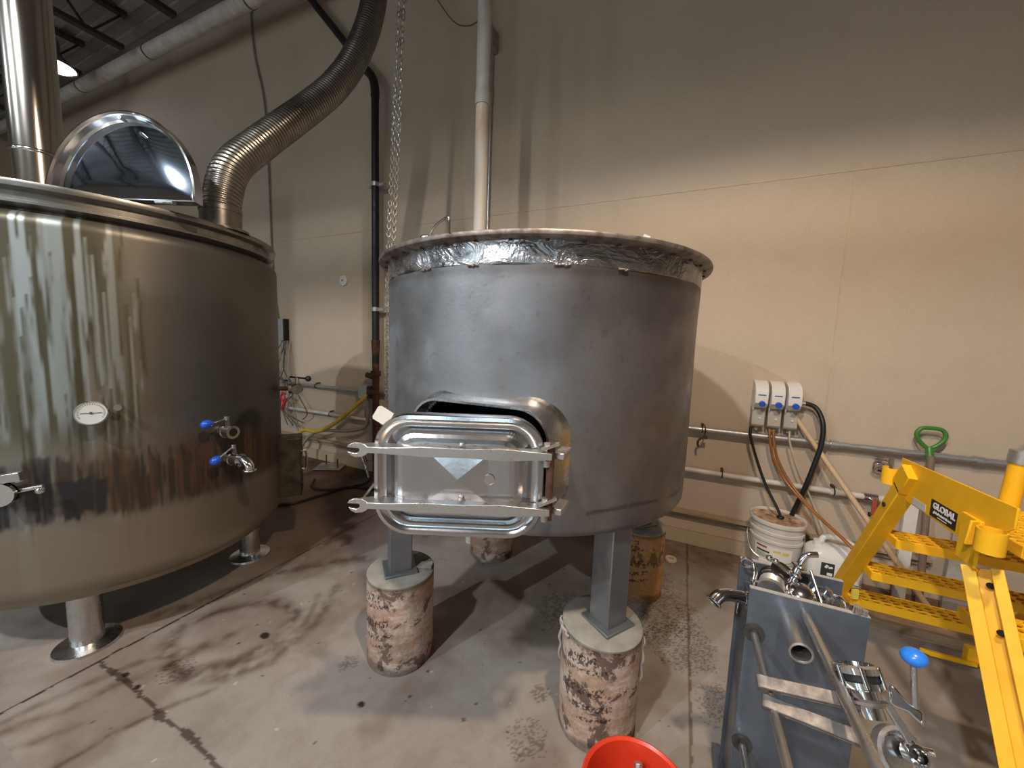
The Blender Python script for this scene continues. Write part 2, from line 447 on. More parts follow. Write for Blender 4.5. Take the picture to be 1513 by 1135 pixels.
# dirt behind the kettle, darker under the mash vessel, reddish towards the wall
dark(.85 * sm(.95 - np.hypot((wx + 3.0) / 1.3, (wy - 1.9)), 0, .5), (.42, .29, .24))
dark(.7 * sm(wy, 1.55, 2.6) * sm(-wx, 1.4, 2.3) * (.5 + n1), (.55, .36, .30))
dark(.75 * sm(.8 - np.hypot(wx + .7, (wy - 2.05) / .8), 0, .5) * (.45 + n1), (.55, .5, .45))
dark(.9 * sm(n1 * .25 + wy, 2.72, 3.08) * (.4 + n2), (.55, .38, .28))
dark(.55 * sm(fbm(x, y, 3.1, 77), .52, .7), (.62, .52, .46))
dark(.35 * sm(fbm(x, y, 1.3, 99), .5, .75), (.75, .62, .55))
# gritty specks
for gx, gy, gr, dn in ((-.02, 2.2, .28, .60), (.1, 1.98, .22, .64), (-.12, 2.5, .22, .58), (-.50, 1.95, .2, .62), (-1.3, 1.15, .05, .5), (-.445, 1.41, .05, .5), (-.43, 1.21, .09, .52), (-1.95, .78, .09, .6), (.32, 1.7, .2, .7)):
    g = np.exp(-(((x - gx) ** 2 + (y - gy) ** 2) / gr ** 2)); dark(.62 * (g * n4 > dn * .62) * (n4 > .55), (.34, .29, .26))
for gx, gy, gr in ((-1.10, 1.04, .022), (-1.81, 1.08, .03), (-2.11, .665, .02), (-1.99, .66, .02)):
    dark(sm(gr - np.hypot(wx - gx, (wy - gy) * 1.4), 0, .008), (.12, .09, .08))
for i in range(150):
    gx, gy = rng.uniform(-2.4, .4), rng.uniform(.5, 2.4); gr = rng.uniform(.003, .008)
    m_ = np.hypot(x - gx, y - gy) < gr; col[m_] *= (1.6 if rng.rand() < .4 else .35)
mb = MB(); mb.v = np.stack([x, y, z], 1).tolist()
idx = np.arange(nx * ny).reshape(ny, nx)
fine = np.stack([idx[:-1, :-1].ravel(), idx[:-1, 1:].ravel(), idx[1:, 1:].ravel(), idx[1:, :-1].ravel()], 1).tolist()
mb.f = [tuple(q) for q in fine]
o = len(mb.v); extra = [(X0, Y0), (X1, Y0), (X1, fy0), (X0, fy0), (X0, WY), (fx0, fy0), (fx0, WY), (fx1, fy0), (fx1, WY), (X1, WY)]
mb.v += [(a_, b_, 0) for a_, b_ in extra]
mb.f += [(o, o + 1, o + 2, o + 3), (o + 3, o + 5, o + 6, o + 4), (o + 7, o + 2, o + 9, o + 8)]
mb.mi = [0] * len(mb.f)
c4 = np.ones((len(mb.v), 4)); c4[:col.shape[0], :3] = col; c4[col.shape[0]:, :3] = .8
fl = struct(mb.build('floor', 'floor', col=c4))

t_ = .12
struct(MB().box(((X0 + X1) / 2, WY + t_ / 2, ZC / 2), (X1 - X0, t_, ZC)).build('wall_back', 'wall'))
struct(MB().box(((X0 + X1) / 2, Y0 - t_ / 2, ZC / 2), (X1 - X0, t_, ZC)).build('wall_front', 'wall'))
struct(MB().box((X1 + t_ / 2, (Y0 + WY) / 2, ZC / 2), (t_, WY - Y0, ZC)).build('wall_right', 'wall'))
struct(MB().box((X0 - t_ / 2, (Y0 + WY) / 2, ZC / 2), (t_, WY - Y0, ZC)).build('wall_left', 'wall'))
mb = MB().box(((X0 + X1) / 2, (Y0 + WY) / 2, ZC + .06), (X1 - X0, WY - Y0, .12))
for k in range(46): mb.box(((X0 + X1) / 2, Y0 + .25 * (k + .5), ZC - .015), (X1 - X0, .10, .03))
struct(mb.build('ceiling', 'ceil'))
# unseen glowing windows added behind the camera for cool fill and metal reflections
for i, wxx in enumerate((-10.2, -7.4, -4.6, 1.0, 3.2)):
    r = struct(MB().box((wxx, Y0 + .02, 2.1), (1.15, .03, 2.6)).build('fill_window_%d' % (i + 1), 'cool_fill'))
    f = MB()
    for dx in (-.6, 0, .6): f.box((wxx + dx, Y0 + .05, 2.1), (.06, .05, 2.72))
    for dz in (-1.33, -.45, .45, 1.33): f.box((wxx, Y0 + .05, 2.1 + dz), (1.26, .05, .06))
    f.build('fill_window_frame', 'beam', r)
# wall joints (caulked), sill and base boards
tr = MB().box((-2.6, WY - .0015, 2.672), (11, .003, .011)); struct(tr.build('trim_1', 'walltrim'))
struct(MB().box((.9, WY - .0015, 1.33), (.010, .003, 2.67)).build('trim_2', 'walltrim'))
struct(MB().box((-3.0, WY - .03, .262), (9.0, .06, .022)).box((-3.0, WY - .012, .232), (9.0, .024, .045)).build('trim_3', 'ledge', bevel=.003))
struct(MB().box((-3.0, WY - .010, .06), (9.0, .02, .12)).box((-3.0, WY - .018, .118), (9.0, .012, .006)).build('baseboard_back', 'walltrim', bevel=.002))

# ceiling joists (open-web) running towards the back wall
for k in range(7):
    jx = -10.6 + 1.25 * k
    t = thing('roof_joist', (jx, 0, ZC - .5), '', 'joist', 'open-web roof joists')
    t['label'] = 'dark steel open-web roof joist running to the beige back wall'
    c_ = MB().box((jx, -2.1, ZC - .07), (.09, 9.5, .05)); c_.build('top_chord', 'beam', t)
    MB().box((jx, -2.2, ZC - .48), (.09, 9.6, .05)).build('bottom_chord', 'beam', t)
    w = MB()
    for q in range(16):
        a_ = -7.0 + q * .6
        w.beam((jx, a_, ZC - .1), (jx, a_ + .3, ZC - .5), .022, .022, up=(1, 0, 0)); w.beam((jx, a_ + .3, ZC - .5), (jx, a_ + .6, ZC - .1), .022, .022, up=(1, 0, 0))
    w.build('web_rod', 'beam', t)

# big whitish pipe along the top of the back wall
t = thing('overhead_pipe', (-7, 2.8, 5.2), 'fat off-white overhead pipe sloping along the top of the back wall', 'pipe')
p0, p1 = V((-12.9, 2.8, 5.33)), V((-2.2, 2.8, 5.048))
MB().cyl(p0, p1, .078, seg=28).build('pipe_run', 'pipe_white', t)
for f_ in (.2, .39, .58, .78):
    c_ = p0.lerp(p1, f_); d_ = (p1 - p0).normalized()
    MB().cyl(c_ - d_ * .012, c_ + d_ * .012, .083, seg=28).build('hanger_band', 'duct', t)
# high bay lamps: the lit one seen past the stack, and the two that light the bay
def lamp(loc, label, r=.22):
    t = thing('high_bay_lamp', loc, label, 'lamp', None)
    x_, y_, z_ = loc
    MB().lathe([(0, .34), (.07, .34), (.09, .30), (.09, .18), (.11, .15), (r, .0), (r, -.012), (r - .012, -.012), (r - .02, .0), (.10, .13), (0, .14)], (x_, y_, z_), seg=36).build('shade', 'stack', t)
    MB().ball((x_, y_, z_ + .005), r - .025, (1, 1, .22), 32, 10).build('lens', 'lens', t)
    MB().cyl((x_, y_, z_ + .33), (x_, y_, ZC), .008, seg=8).build('hanger', 'steel_pipe', t)
    return t
lamp((-8.02, 2.30, 5.03), 'lit white high bay lamp hanging beyond the shiny stack', .24)

# ------------------------------------------------------------------ utilities on the back wall
def pipe_run(name, label, z0, x0, x1, r, mat, clips, yoff=.055, couplings=()):
    t = thing(name, ((x0 + x1) / 2, WY - yoff, z0), label, 'pipe')
    MB().cyl((x0, WY - yoff, z0), (x1, WY - yoff, z0), r, seg=20).build('pipe_run', mat, t)
    for cx in clips:
        mb = MB().torus((cx, WY - yoff, z0), r + .004, .0045, (1, 0, 0), 20, 6); mb.box((cx, WY - yoff / 2, z0 + r + .012), (.014, yoff, .014)); mb.build('clip', 'rust', t)
    for cx in couplings: MB().cyl((cx - .02, WY - yoff, z0), (cx + .02, WY - yoff, z0), r + .005, seg=20).build('coupling', mat, t)
    return t
pipe_run('steel_pipe', 'grey galvanised pipe running along the back wall, upper of the two', .925, -5.2, 1.78, .019, 'steel_pipe', (-3.98, .175, -3.05), couplings=(.0, .95, 1.62))
t = pipe_run('water_pipe', 'off-white water pipe running along the back wall, lower of the two', .605, -5.0, 1.30, .019, 'pipe_white', (.33, .98, -3.75), couplings=(-4.1, .98, 1.23))
mb = MB().cyl((1.13, WY - .055, .605), (1.20, WY - .055, .605), .027, seg=16); mb.cyl((1.165, WY - .055, .605), (1.165, WY - .12, .605), .013, seg=12); mb.build('valve_body', 'steel', t)
MB().box((1.165, WY - .125, .565), (.022, .008, .10)).build('valve_handle', 'redhandle', t, bevel=.003)
mb = MB().cyl((-3.02, WY - .06, .59), (-2.93, WY - .07, .56), .02, seg=14).cyl((-2.96, WY - .07, .57), (-2.92, WY - .07, .64), .012, seg=10).cyl((-2.9, WY - .09, .555), (-2.80, WY - .12, .50), .016, seg=12); mb.build('hose_bib', 'steel', t)
# little tap that hangs from the upper pipe
t = thing('pipe_hook', (.19, WY - .07, .88), 'small dark metal hook and clamp hanging under the upper pipe right of the mash vessel', 'hook')
MB().tube(smooth_path([(.185, WY - .05, .96), (.195, WY - .08, .93), (.19, WY - .08, .875)], 4), .004, 8).build('strap', 'rust', t)
mb = MB().tube(smooth_path([(.21, WY - .08, .87), (.19, WY - .085, .868), (.165, WY - .085, .858), (.15, WY - .085, .83), (.155, WY - .085, .80)], 5), .008, 10); mb.box((.195, WY - .08, .872), (.03, .02, .022)); mb.build('hook_body', 'rust', t)
t = thing('wall_clamp', (1.2, WY - .05, .81), 'round chrome clamp ring on the back wall left of the yellow ladder', 'clamp')
MB().torus((1.20, WY - .045, .80), .036, .006, (0, 1, .15), 24, 8).torus((1.21, WY - .03, .815), .042, .004, (0, 1, .1), 24, 8).build('ring', 'chrome', t)
mb = MB().box((1.19, WY - .04, .862), (.03, .03, .022)).cyl((1.22, WY - .055, .862), (1.165, WY - .055, .862), .006, seg=8).box((1.245, WY - .05, .855), (.02, .02, .03)); mb.build('latch', 'steel', t)
# black vent pipe
t = thing('black_vent_pipe', (-2.975, WY - .08, 1), 'matt black iron pipe climbing the back wall behind the chain', 'pipe')
yy = WY - .115
MB().tube([(-2.975, yy, 1.25), (-2.975, yy, 3.93)], .037, 18).build('riser', 'black_pipe', t)
MB().tube(smooth_path([(-2.975, yy, 3.9), (-2.978, yy, 3.99), (-3.01, yy, 4.09), (-3.08, yy, 4.17)], 5), .042, 18).build('elbow', 'black_pipe', t)
MB().cyl((-3.06, yy, 4.15), (-4.33, yy, 5.59), .037, seg=18).build('offset_run', 'black_pipe', t)
mb = MB().cyl((-2.975, yy, 3.05), (-2.975, yy, 3.09), .043, seg=18).box((-2.975, yy + .03, 3.07), (.2, .05, .03)); mb.build('strut_clamp', 'steel_pipe', t)
mb = MB().cyl((-2.975, yy, 1.80), (-2.975, yy, 1.84), .043, seg=18).box((-2.975, yy + .03, 1.82), (.2, .05, .03)); mb.build('strut_clamp', 'steel_pipe', t)
mb = MB().cyl((-2.975, yy, .0), (-2.975, yy, 1.32), .036, seg=16).cyl((-2.975, yy, 1.12), (-2.975, yy, 1.17), .052, seg=16).cyl((-2.99, yy, 1.1), (-3.10, yy, 1.12), .03, seg=14).ball((-3.03, yy, .93), .05, (1.3, 1, 1)).cyl((-2.975, yy, 1.5), (-2.975, yy, 1.32), .045, .036, seg=16); mb.build('rusty_fitting', 'rust', t)
# grey conduit and hoist box
t = thing('electrical_conduit', (-1.7, WY - .03, 2), 'thin grey conduit climbing the back wall behind the white down pipe', 'conduit')
MB().cyl((-1.715, WY - .017, .28), (-1.715, WY - .017, 4.04), .0135, seg=12).build('conduit', 'steel_pipe', t)
mb = MB().box((-1.72, WY - .06, 4.10), (.11, .12, .16)).cyl((-1.74, WY - .12, 4.12), (-1.74, WY - .17, 4.12), .03, seg=12); mb.build('junction_box', 'greycable', t, bevel=.006)
MB().tube(smooth_path([(-1.73, WY - .04, 4.18), (-1.76, WY - .03, 4.5), (-1.86, WY - .03, 4.9), (-1.9, WY - .03, 5.6)], 5), .006, 8).build('cable', 'greycable', t)
tag(MB().tube(smooth_path([(-2.65, 2.9, 5.6), (-2.4, 2.95, 4.85), (-2.1, 3.0, 4.36), (-1.92, 3.03, 4.25), (-1.78, 3.05, 4.3)], 6), .005, 6).build('drooping_cable', 'wire'), 'thin dark cable drooping across the upper back wall', 'cable')
tag(MB().tube(smooth_path([(-5.05, WY - .02, 5.5), (-5.0, WY - .02, 4.9), (-4.84, WY - .02, 4.3), (-4.80, WY - .02, 3.4), (-4.78, WY - .02, 2.3), (-4.70, WY - .02, 1.68)], 6), .010, 8).build('hanging_cable', 'greycable'), 'thin tan cable running down the back wall left of the flexible duct', 'cable')
# white down pipe with rust-coloured lower run
t = thing('down_pipe', (-1.36, 2.35, 1.0), 'white vertical down pipe stained orange low down, behind the mash vessel', 'pipe')
cpx, cpy = -1.406, 2.35
segs = [(.0, 2.50), (2.50, 3.43)]
prof = [(.045, z_) for z_ in np.linspace(.0, 3.13, 60)]
mb = MB().lathe([(0, .0)] + prof + [(0, 3.13)], (cpx + .046, cpy, 0), seg=20)
cz = np.array([[v_[2]] * 1 for v_ in mb.v])[:, 0]
cc = np.zeros((len(mb.v), 4)); tt = sm(cz, 2.7, 3.1)
for i_, k in enumerate(tt): cc[i_] = (k, k, k, 1)
lower = mb.build('lower_run', 'pvc', t, col=cc)
MB().tube([(cpx + .046, cpy, 3.10), (cpx + .044, cpy, 3.6), (cpx + .02, cpy, 5.8)], .046, 20).build('upper_run', 'pvc_up', t)
MB().lathe([(.047, 0), (.051, .0), (.051, .08), (.047, .08)], (cpx + .046, cpy, 3.10), seg=24).build('coupling', 'pvc_up', t)
# chain loop of a hoist
def chain(name, pts, parent=None, lk=.042, r=.0042, w=.012):
    P = smooth_path(pts, 30); L = [0]
    for i in range(1, len(P)): L.append(L[-1] + (P[i] - P[i - 1]).length)
    mb = MB(); s_ = 0; k = 0
    while s_ < L[-1] - lk:
        i = next(j for j in range(len(L)) if L[j] >= s_); p = P[i]; q = P[min(i + 1, len(P) - 1)]; d_ = (q - P[max(i - 1, 0)]).normalized()
        xx, y2, _ = frame(d_); sd = (xx + y2).normalized() if k % 2 else (xx - y2).normalized()
        ring = []
        for g in range(12):
            a_ = 2 * PI * g / 12; ring.append(p + d_ * (math.sin(a_) * .5 * lk) + sd * (math.cos(a_) * w * (1 if abs(math.sin(a_)) < .8 else .85)))
        mb.tube(ring, r, 6, closed=True); s_ += lk * .74; k += 1
    return mb.build(name, 'chain', parent)
t = thing('hoist_chain', (-2.1, 2.3, 4.5), 'double strand of pale galvanised chain hanging beside the mash vessel', 'chain')
chain('chain_strand', [(-1.965, 2.25, 5.0), (-1.99, 2.25, 4.0), (-2.05, 2.25, 2.9), (-2.10, 2.25, 2.0), (-2.105, 2.25, .62)], t)
chain('chain_strand', [(-1.93, 2.28, 5.0), (-1.975, 2.28, 4.0), (-2.03, 2.28, 2.9), (-2.08, 2.28, 2.0), (-2.10, 2.28, 1.2)], t)
MB().box((-1.95, 2.27, 5.12), (.16, .2, .26)).cyl((-1.95, 2.27, 5.2), (-1.95, 2.27, ZC), .012, seg=8).build('hoist_body', 'steel_pipe', t, bevel=.02)

# alarm disc
t = thing('alarm_disc', (-3.55, WY, 2.15), 'round white alarm disc with small grey centre, high on the back wall', 'alarm')
MB().lathe([(0, .03), (.03, .03), (.055, .022), (.06, .0)], (-3.553, WY, 2.155), (0, -1, 0), 32).build('cover', 'whiteplastic', t)
mb = MB().lathe([(0, .034), (.014, .034), (.016, .028)], (-3.553, WY, 2.155), (0, -1, 0), 20)
for k in range(10):
    a_ = k * PI / 5; mb.box((-3.553 + .035 * math.cos(a_), WY - .031, 2.155 + .035 * math.sin(a_)), (.006, .004, .006))
mb.build('grille', 'greycable', t)
# grey wall controller with its wires
t = thing('wall_controller', (-4.6, WY, 1.58), 'pale grey controller box on the wall just right of the kettle', 'controller')
MB().box((-4.60, WY - .03, 1.585), (.11, .06, .27)).build('housing', 'greybox', t, bevel=.005)
MB().box((-4.535, WY - .03, 1.585), (.02, .075, .27)).build('side_cover', 'black', t, bevel=.003)
t = thing('wire_bundle', (-4.5, WY - .03, 1.2), 'tangle of thin grey wires hanging below the wall controller', 'wires')
for i in range(8):
    r_ = random.Random(i); xs = -4.62 + .02 * i
    pts = [(xs, WY - .04, 1.45), (xs + r_.uniform(-.12, .12), WY - r_.uniform(.09, .12), 1.12), (xs + r_.uniform(-.1, .3), WY - .095, .85), (xs + r_.uniform(-.1, .45), WY - .095, .6), (xs + r_.uniform(.0, .4), WY - .06, r_.uniform(.30, .5))]
    MB().tube(smooth_path(pts, 8), .006, 6).build('wire', 'wire' if i % 3 else 'greycable', t)
tag(MB().tube(smooth_path([(-4.55, WY - .11, .76), (-4.49, WY - .12, .80), (-4.46, WY - .12, .70), (-4.52, WY - .12, .60), (-4.58, WY - .12, .66), (-4.53, WY - .13, .74), (-4.48, WY - .13, .66)], 8), .012, 8).build('coiled_cord', 'redcord'), 'coiled bright red cord by the wires right of the kettle', 'cord')
tag(MB().tube(smooth_path([(-4.45, WY - .05, .95), (-4.6, WY - .05, .95), (-4.72, WY - .04, .99)], 5), .012, 8).build('wire_stub', 'black'), 'short black cable stub behind the kettle', 'cable')
# junction box on the upper pipe + conduit + hoses
t = thing('junction_box', (-3.12, WY - .08, .93), 'small pale grey junction box on the upper wall pipe beside the black pipe', 'box')
MB().box((-3.14, WY - .09, .93), (.13, .11, .15)).build('housing', 'greybox', t, bevel=.006)
MB().box((-3.045, WY - .09, .935), (.06, .12, .13)).build('cover', 'black', t, bevel=.004)
tag(MB().tube(smooth_path([(-3.10, WY - .10, .86), (-3.10, WY - .105, .66), (-3.16, WY - .1, .53), (-3.4, WY - .12, .46), (-3.72, WY - .14, .43), (-3.9, WY - .15, .38), (-4.0, WY - .2, .28), (-4.02, WY - .28, .14), (-3.95, WY - .5, .03)], 8), .019, 12).build('grey_flexible_conduit', 'greycable'), 'grey flexible conduit curving from the junction box down to the floor', 'conduit')
tag(MB().tube(smooth_path([(-2.98, WY - .1, .93), (-3.07, WY - .13, .90), (-3.32, WY - .14, .71), (-3.62, WY - .15, .50), (-3.86, WY - .16, .40), (-4.02, WY - .16, .40), (-4.12, WY - .18, .36), (-4.2, WY - .22, .24)], 8), .022, 14).build('yellow_hose', 'yellowhose'), 'mustard yellow hose sagging along the wall right of the kettle', 'hose')
t = thing('hose_nozzle', (-2.9, 3.0, .3), 'metal hose nozzle on a dark hose behind the manway door', 'nozzle')
t.location = (-2.55, 2.6, .3)
mb = MB().cyl((-3.06, 2.9, .28), (-2.98, 2.86, .20), .03, .026, seg=14).cyl((-2.98, 2.86, .2), (-2.86, 2.8, .08), .018, .008, seg=12); mb.build('barrel', 'steel', t)
MB().tube(smooth_path([(-3.42, 2.6, .018), (-3.25, 2.45, .015), (-3.05, 2.5, .015), (-2.9, 2.75, .015), (-2.84, 2.8, .07)], 8), .012, 8).build('hose_tail', 'black', t)
tag(MB().tube(smooth_path([(-3.5, 2.0, .016), (-3.12, 2.07, .014), (-3.03, 2.34, .014), (-2.98, 2.6, .014), (-2.75, 2.7, .014), (-2.2, 2.75, .014)], 8), .013, 8).build('floor_hose', 'black'), 'thin black hose lying across the floor between the two vessels', 'hose')
t = thing('anchor_plate', (-3.64, 3.0, 0), 'square metal floor plate with two upright bolts at the back wall', 'plate')
MB().box((-3.64, 2.98, .012), (.30, .24, .014), rot=(0, 0, .5)).build('plate', 'steel_pipe', t, bevel=.003)
for dx in (-.05, .10): MB().cyl((-3.66 + dx * 1.6, 2.99 - dx * .3, .015), (-3.66 + dx * 1.6, 2.99 - dx * .3, .13), .007, seg=8).build('bolt', 'rust', t)

# ------------------------------------------------------------------ chemical dispensers, hoses, pail, jug
lbls = ['white chemical dispenser with blue button, leftmost of three on the wall', 'white chemical dispenser with blue button, middle of three on the wall', 'white chemical dispenser with blue button, rightmost of three on the wall']
for i in range(3):
    xc = .512 + i * .0935; t = thing('chemical_dispenser', (xc, WY, 1.0), lbls[i], 'dispenser', 'white chemical dispensers on the wall')
    w = .078
    prof = [(0, .995), (-.075, .995), (-.085, 1.01), (-.07, 1.14), (0, 1.14)]
    MB().loft([[V((xc + s_ * w / 2, WY + a_, b_)) for a_, b_ in prof] for s_ in (-1, 1)]).build('lower_case', 'greyplastic', t, bevel=.004)
    prof = [(0, 1.13), (-.10, 1.13), (-.135, 1.165), (-.135, 1.245), (-.10, 1.29), (-.03, 1.315), (0, 1.315)]
    MB().loft([[V((xc + s_ * w / 2, WY + a_, b_)) for a_, b_ in prof] for s_ in (-1, 1)]).build('hood', 'whiteplastic', t, bevel=.004)
    MB().cyl((xc + .004, WY - .132, 1.165), (xc + .004, WY - .153, 1.162), .0185, seg=24).build('push_button', 'blue', t, bevel=.002)
    MB().box((xc, WY - .1365, 1.222), (.044, .002, .007)).build('brand_stripe', 'inkblue', t)
    MB().lathe([(0, .01), (.006, .01), (.009, 0)], (xc + .008, WY - .078, 1.055), (0, -1, 0), 12).build('keyhole', 'whiteplastic', t)
    MB().box((xc - .038, WY - .05, 1.19), (.004, .12, .14), rot=(.2, 0, 0)).build('side_lever', 'whiteplastic', t)
    MB().cyl((xc, WY - .035, 1.0), (xc, WY - .035, .965), .012, seg=12).build('outlet', 'greyplastic', t)
tag(MB().tube(smooth_path([(.473, WY - .08, .99), (.475, WY - .095, .93), (.50, WY - .095, .84), (.55, WY - .10, .70), (.60, WY - .12, .58), (.675, 2.95, .432), (.68, 2.95, .36)], 8), .009, 10).build('suction_hose', 'black'), 'thin black suction hose from the left dispenser into the pail', 'hose')
t = thing('supply_hose', (.85, 3.0, .9), 'thick black hose looping from the right dispenser down behind the pail', 'hose')
MB().tube(smooth_path([(.735, WY - .06, 1.178), (.785, WY - .06, 1.178), (.835, WY - .07, 1.15), (.862, WY - .12, 1.06), (.86, WY - .14, .93), (.835, WY - .14, .78), (.80, WY - .13, .60), (.765, WY - .08, .40), (.76, WY - .07, .30)], 10), .0145, 14).build('hose', 'black', t)
MB().cyl((.725, WY - .06, 1.178), (.77, WY - .06, 1.18), .017, seg=14).build('fitting', 'steel', t)
for i, (dx, pts) in enumerate(((0, [(.585, WY - .075, .985), (.592, WY - .095, .91), (.62, WY - .08, .80), (.69, WY - .12, .66), (.80, 2.90, .54), (.93, 2.72, .44), (1.02, 2.62, .36)]), (1, [(.61, WY - .075, .985), (.615, WY - .095, .90), (.65, WY - .09, .78), (.72, WY - .13, .65), (.83, 2.88, .52), (.96, 2.70, .42), (1.05, 2.60, .34)]))):
    tag(MB().tube(smooth_path(pts, 8), .0085, 10).build('dosing_tube', 'brownhose'), ['translucent brown dosing tube from the middle dispenser, left of the pair', 'translucent brown dosing tube from the middle dispenser, right of the pair'][i], 'tube', 'brown dosing tubes')
tag(MB().tube(smooth_path([(.70, WY - .08, .985), (.705, WY - .09, .91), (.76, WY - .09, .75), (.83, WY - .09, .60), (.90, WY - .08, .45), (.93, WY - .12, .36)], 8), .006, 8).build('clear_tube', 'clearhose'), 'thin cloudy tube hanging from the right dispenser towards the jug', 'tube')
tag(MB().cyl((.735, WY - .055, 1.07), (1.42, 2.70, .02), .0155, seg=14).build('wooden_pole', 'wood'), 'pale wooden pole leaning against the wall beside the dispensers', 'pole')

t = thing('plastic_pail', (.665, 2.952, 0), 'white plastic pail with residue-covered lid below the dispensers', 'pail')
px_, py_ = .665, 2.945
MB().lathe([(0, 0), (.125, 0), (.13, .01), (.144, .27), (.150, .275), (.150, .29), (.145, .295), (.146, .325), (.152, .33), (.152, .345), (.147, .35), (.149, .385), (.158, .39), (.160, .41), (.156, .418), (.148, .412), (.146, .40)], (px_, py_, 0), seg=56).build('tub', 'pail', t)
a = MB(); rr = [(0, .402), (.05, .404), (.09, .400), (.13, .403), (.1465, .400)]
a.lathe(rr, (px_, py_, 0), seg=48); a.v = [(v_[0], v_[1], v_[2] + .006 * (random.random() - .5)) for v_ in a.v]; a.build('lid', 'residue', t)
MB().torus((.68, 2.95, .412), .014, .009, (0, 0, 1), 16, 8).ball((.685, 2.945, .414), .017, (1, 1, .6)).build('bung', 'black', t)
def on_pail(th, z_, r0=.1425):
    a_ = math.radians(th); r_ = r0 + (z_ - .2) * .055; return V((px_ + r_ * math.cos(a_), py_ + r_ * math.sin(a_), z_))
def patch(th0, th1, z0_, z1_, name, mat, par, r0, n=8):
    mb = MB(); top = [on_pail(th0 + (th1 - th0) * k / n, z1_, r0) for k in range(n + 1)]; bot = [on_pail(th0 + (th1 - th0) * k / n, z0_, r0) for k in range(n + 1)]
    for k in range(n): mb.add([bot[k], bot[k + 1], top[k + 1], top[k]], [(0, 1, 2, 3)])
    return mb.build(name, mat, par)
lb = patch(-148, -62, .15, .255, 'paper_label', 'paper', t, .1435)
patch(-144, -118, .236, .248, 'label_print', 'inkred', lb, .1445, 4)
patch(-143, -112, .206, .217, 'label_print', 'ink', lb, .1445, 4)
for z_ in (.196, .188, .18, .172): patch(-143, -120 + (z_ * 1000) % 7, z_, z_ + .0025, 'label_print', 'ink', lb, .1445, 4)
patch(-104, -88, .222, .236, 'label_print', 'inkyellow', lb, .1445, 4); patch(-84, -70, .214, .232, 'label_print', 'inkyellow', lb, .1445, 4)
MB().tube(smooth_path([(px_ - .152, py_ - .01, .338), (px_ - .175, py_ - .06, .29), (px_ - .15, py_ - .12, .20), (px_ - .06, py_ - .165, .165), (px_ + .04, py_ - .162, .175), (px_ + .12, py_ - .115, .22), (px_ + .152, py_ - .02, .338)], 8), .003, 8).build('bail', 'steel', t)
MB().box((px_ - .06, py_ - .168, .163), (.11, .02, .02), rot=(0, .12, -.22)).build('grip', 'whiteplastic', t, bevel=.003)

# jug
t = thing('chemical_jug', (.95, 2.86, 0), 'milky white plastic jug with black and white label, right of the pail', 'jug')
jc = V((.945, 2.86, 0))
def jl(hw, hd, z_, r_=.04, ox=0): return [V((jc.x + ox + p[0], jc.y + p[1], z_)) for p in rrect(hw, hd, r_, 6)]
MB().loft([jl(.125, .085, .0), jl(.135, .095, .012), jl(.135, .095, .25), jl(.132, .092, .275), jl(.115, .075, .305, .04, .008), jl(.085, .05, .325, .03, .012), jl(.06, .035, .33, .02, .012)]).build('jug_body', 'jug', t, angle=60)
MB().tube(smooth_path([(jc.x - .06, jc.y, .32), (jc.x - .05, jc.y, .37), (jc.x + .03, jc.y, .375), (jc.x + .10, jc.y, .345), (jc.x + .115, jc.y, .29)], 6), .016, 12).build('handle', 'jug', t)
MB().cyl((jc.x - .075, jc.y, .30), (jc.x - .075, jc.y, .345), .026, seg=20).build('cap', 'whiteplastic', t)
fy = jc.y - .0965
lb = MB().box((jc.x + .015, fy, .190), (.19, .0015, .12)).build('paper_label', 'paper', t)
MB().box((jc.x - .045, fy - .001, .203), (.066, .001, .092)).build('label_picture', 'ink', lb)
MB().box((jc.x - .033, fy - .002, .180), (.026, .001, .018)).box((jc.x - .051, fy - .002, .227), (.014, .001, .02), rot=(0, .5, 0)).box((jc.x - .031, fy - .002, .223), (.02, .001, .012), rot=(0, -.3, 0)).build('label_picture', 'paper', lb)
text_mesh('label_print', '35', .026, (jc.x + .03, fy - .0015, .228), (1, 0, 0), (0, 0, 1), 'ink', lb, bold=.0008)
MB().box((jc.x + .015, fy - .001, .145), (.185, .001, .006)).build('label_print', 'inkgreen', lb)
for k in range(4): MB().box((jc.x + .045, fy - .001, .200 - k * .011), (.07, .001, .003)).build('label_print', 'ink', lb)

# shovel with green grip
t = thing('garden_shovel', (1.40, 3.0, 0), 'shovel with green D-shaped grip leaning on the back wall', 'shovel')
MB().cyl((1.398, WY - .10, .93), (1.40, 2.93, .02), .017, seg=14).build('shaft', 'darkwood', t)
g = [(1.352, 1.085), (1.398, 1.092), (1.444, 1.085), (1.462, 1.05), (1.448, 1.01), (1.415, .975), (1.398, .968), (1.381, .975), (1.348, 1.01), (1.334, 1.05)]
gp = [(a_, WY - .068, b_) for a_, b_ in g]
MB().tube(smooth_path(gp, 5, True), .0115, 12, closed=True).cyl((1.398, WY - .068, .972), (1.398, WY - .098, .90), .018, .02, seg=14).build('grip', 'green', t)
tag(MB().box((1.33, WY - .14, .33), (.06, .02, .66)).build('white_board', 'whiteplastic', bevel=.002), 'narrow white board standing against the wall behind the ladder, left of the shovel', 'board')
tag(MB().box((1.62, WY - .14, .27), (.20, .02, .54)).build('grey_board', 'paneledge', bevel=.002), 'wide pale grey board standing against the wall behind the ladder, right of the shovel', 'board')
tag(MB().box((1.35, 2.69, .025), (.95, .15, .05)).build('timber_plank', 'ledge', bevel=.003), 'weathered timber plank lying on the floor behind the lowest ladder tread', 'plank')
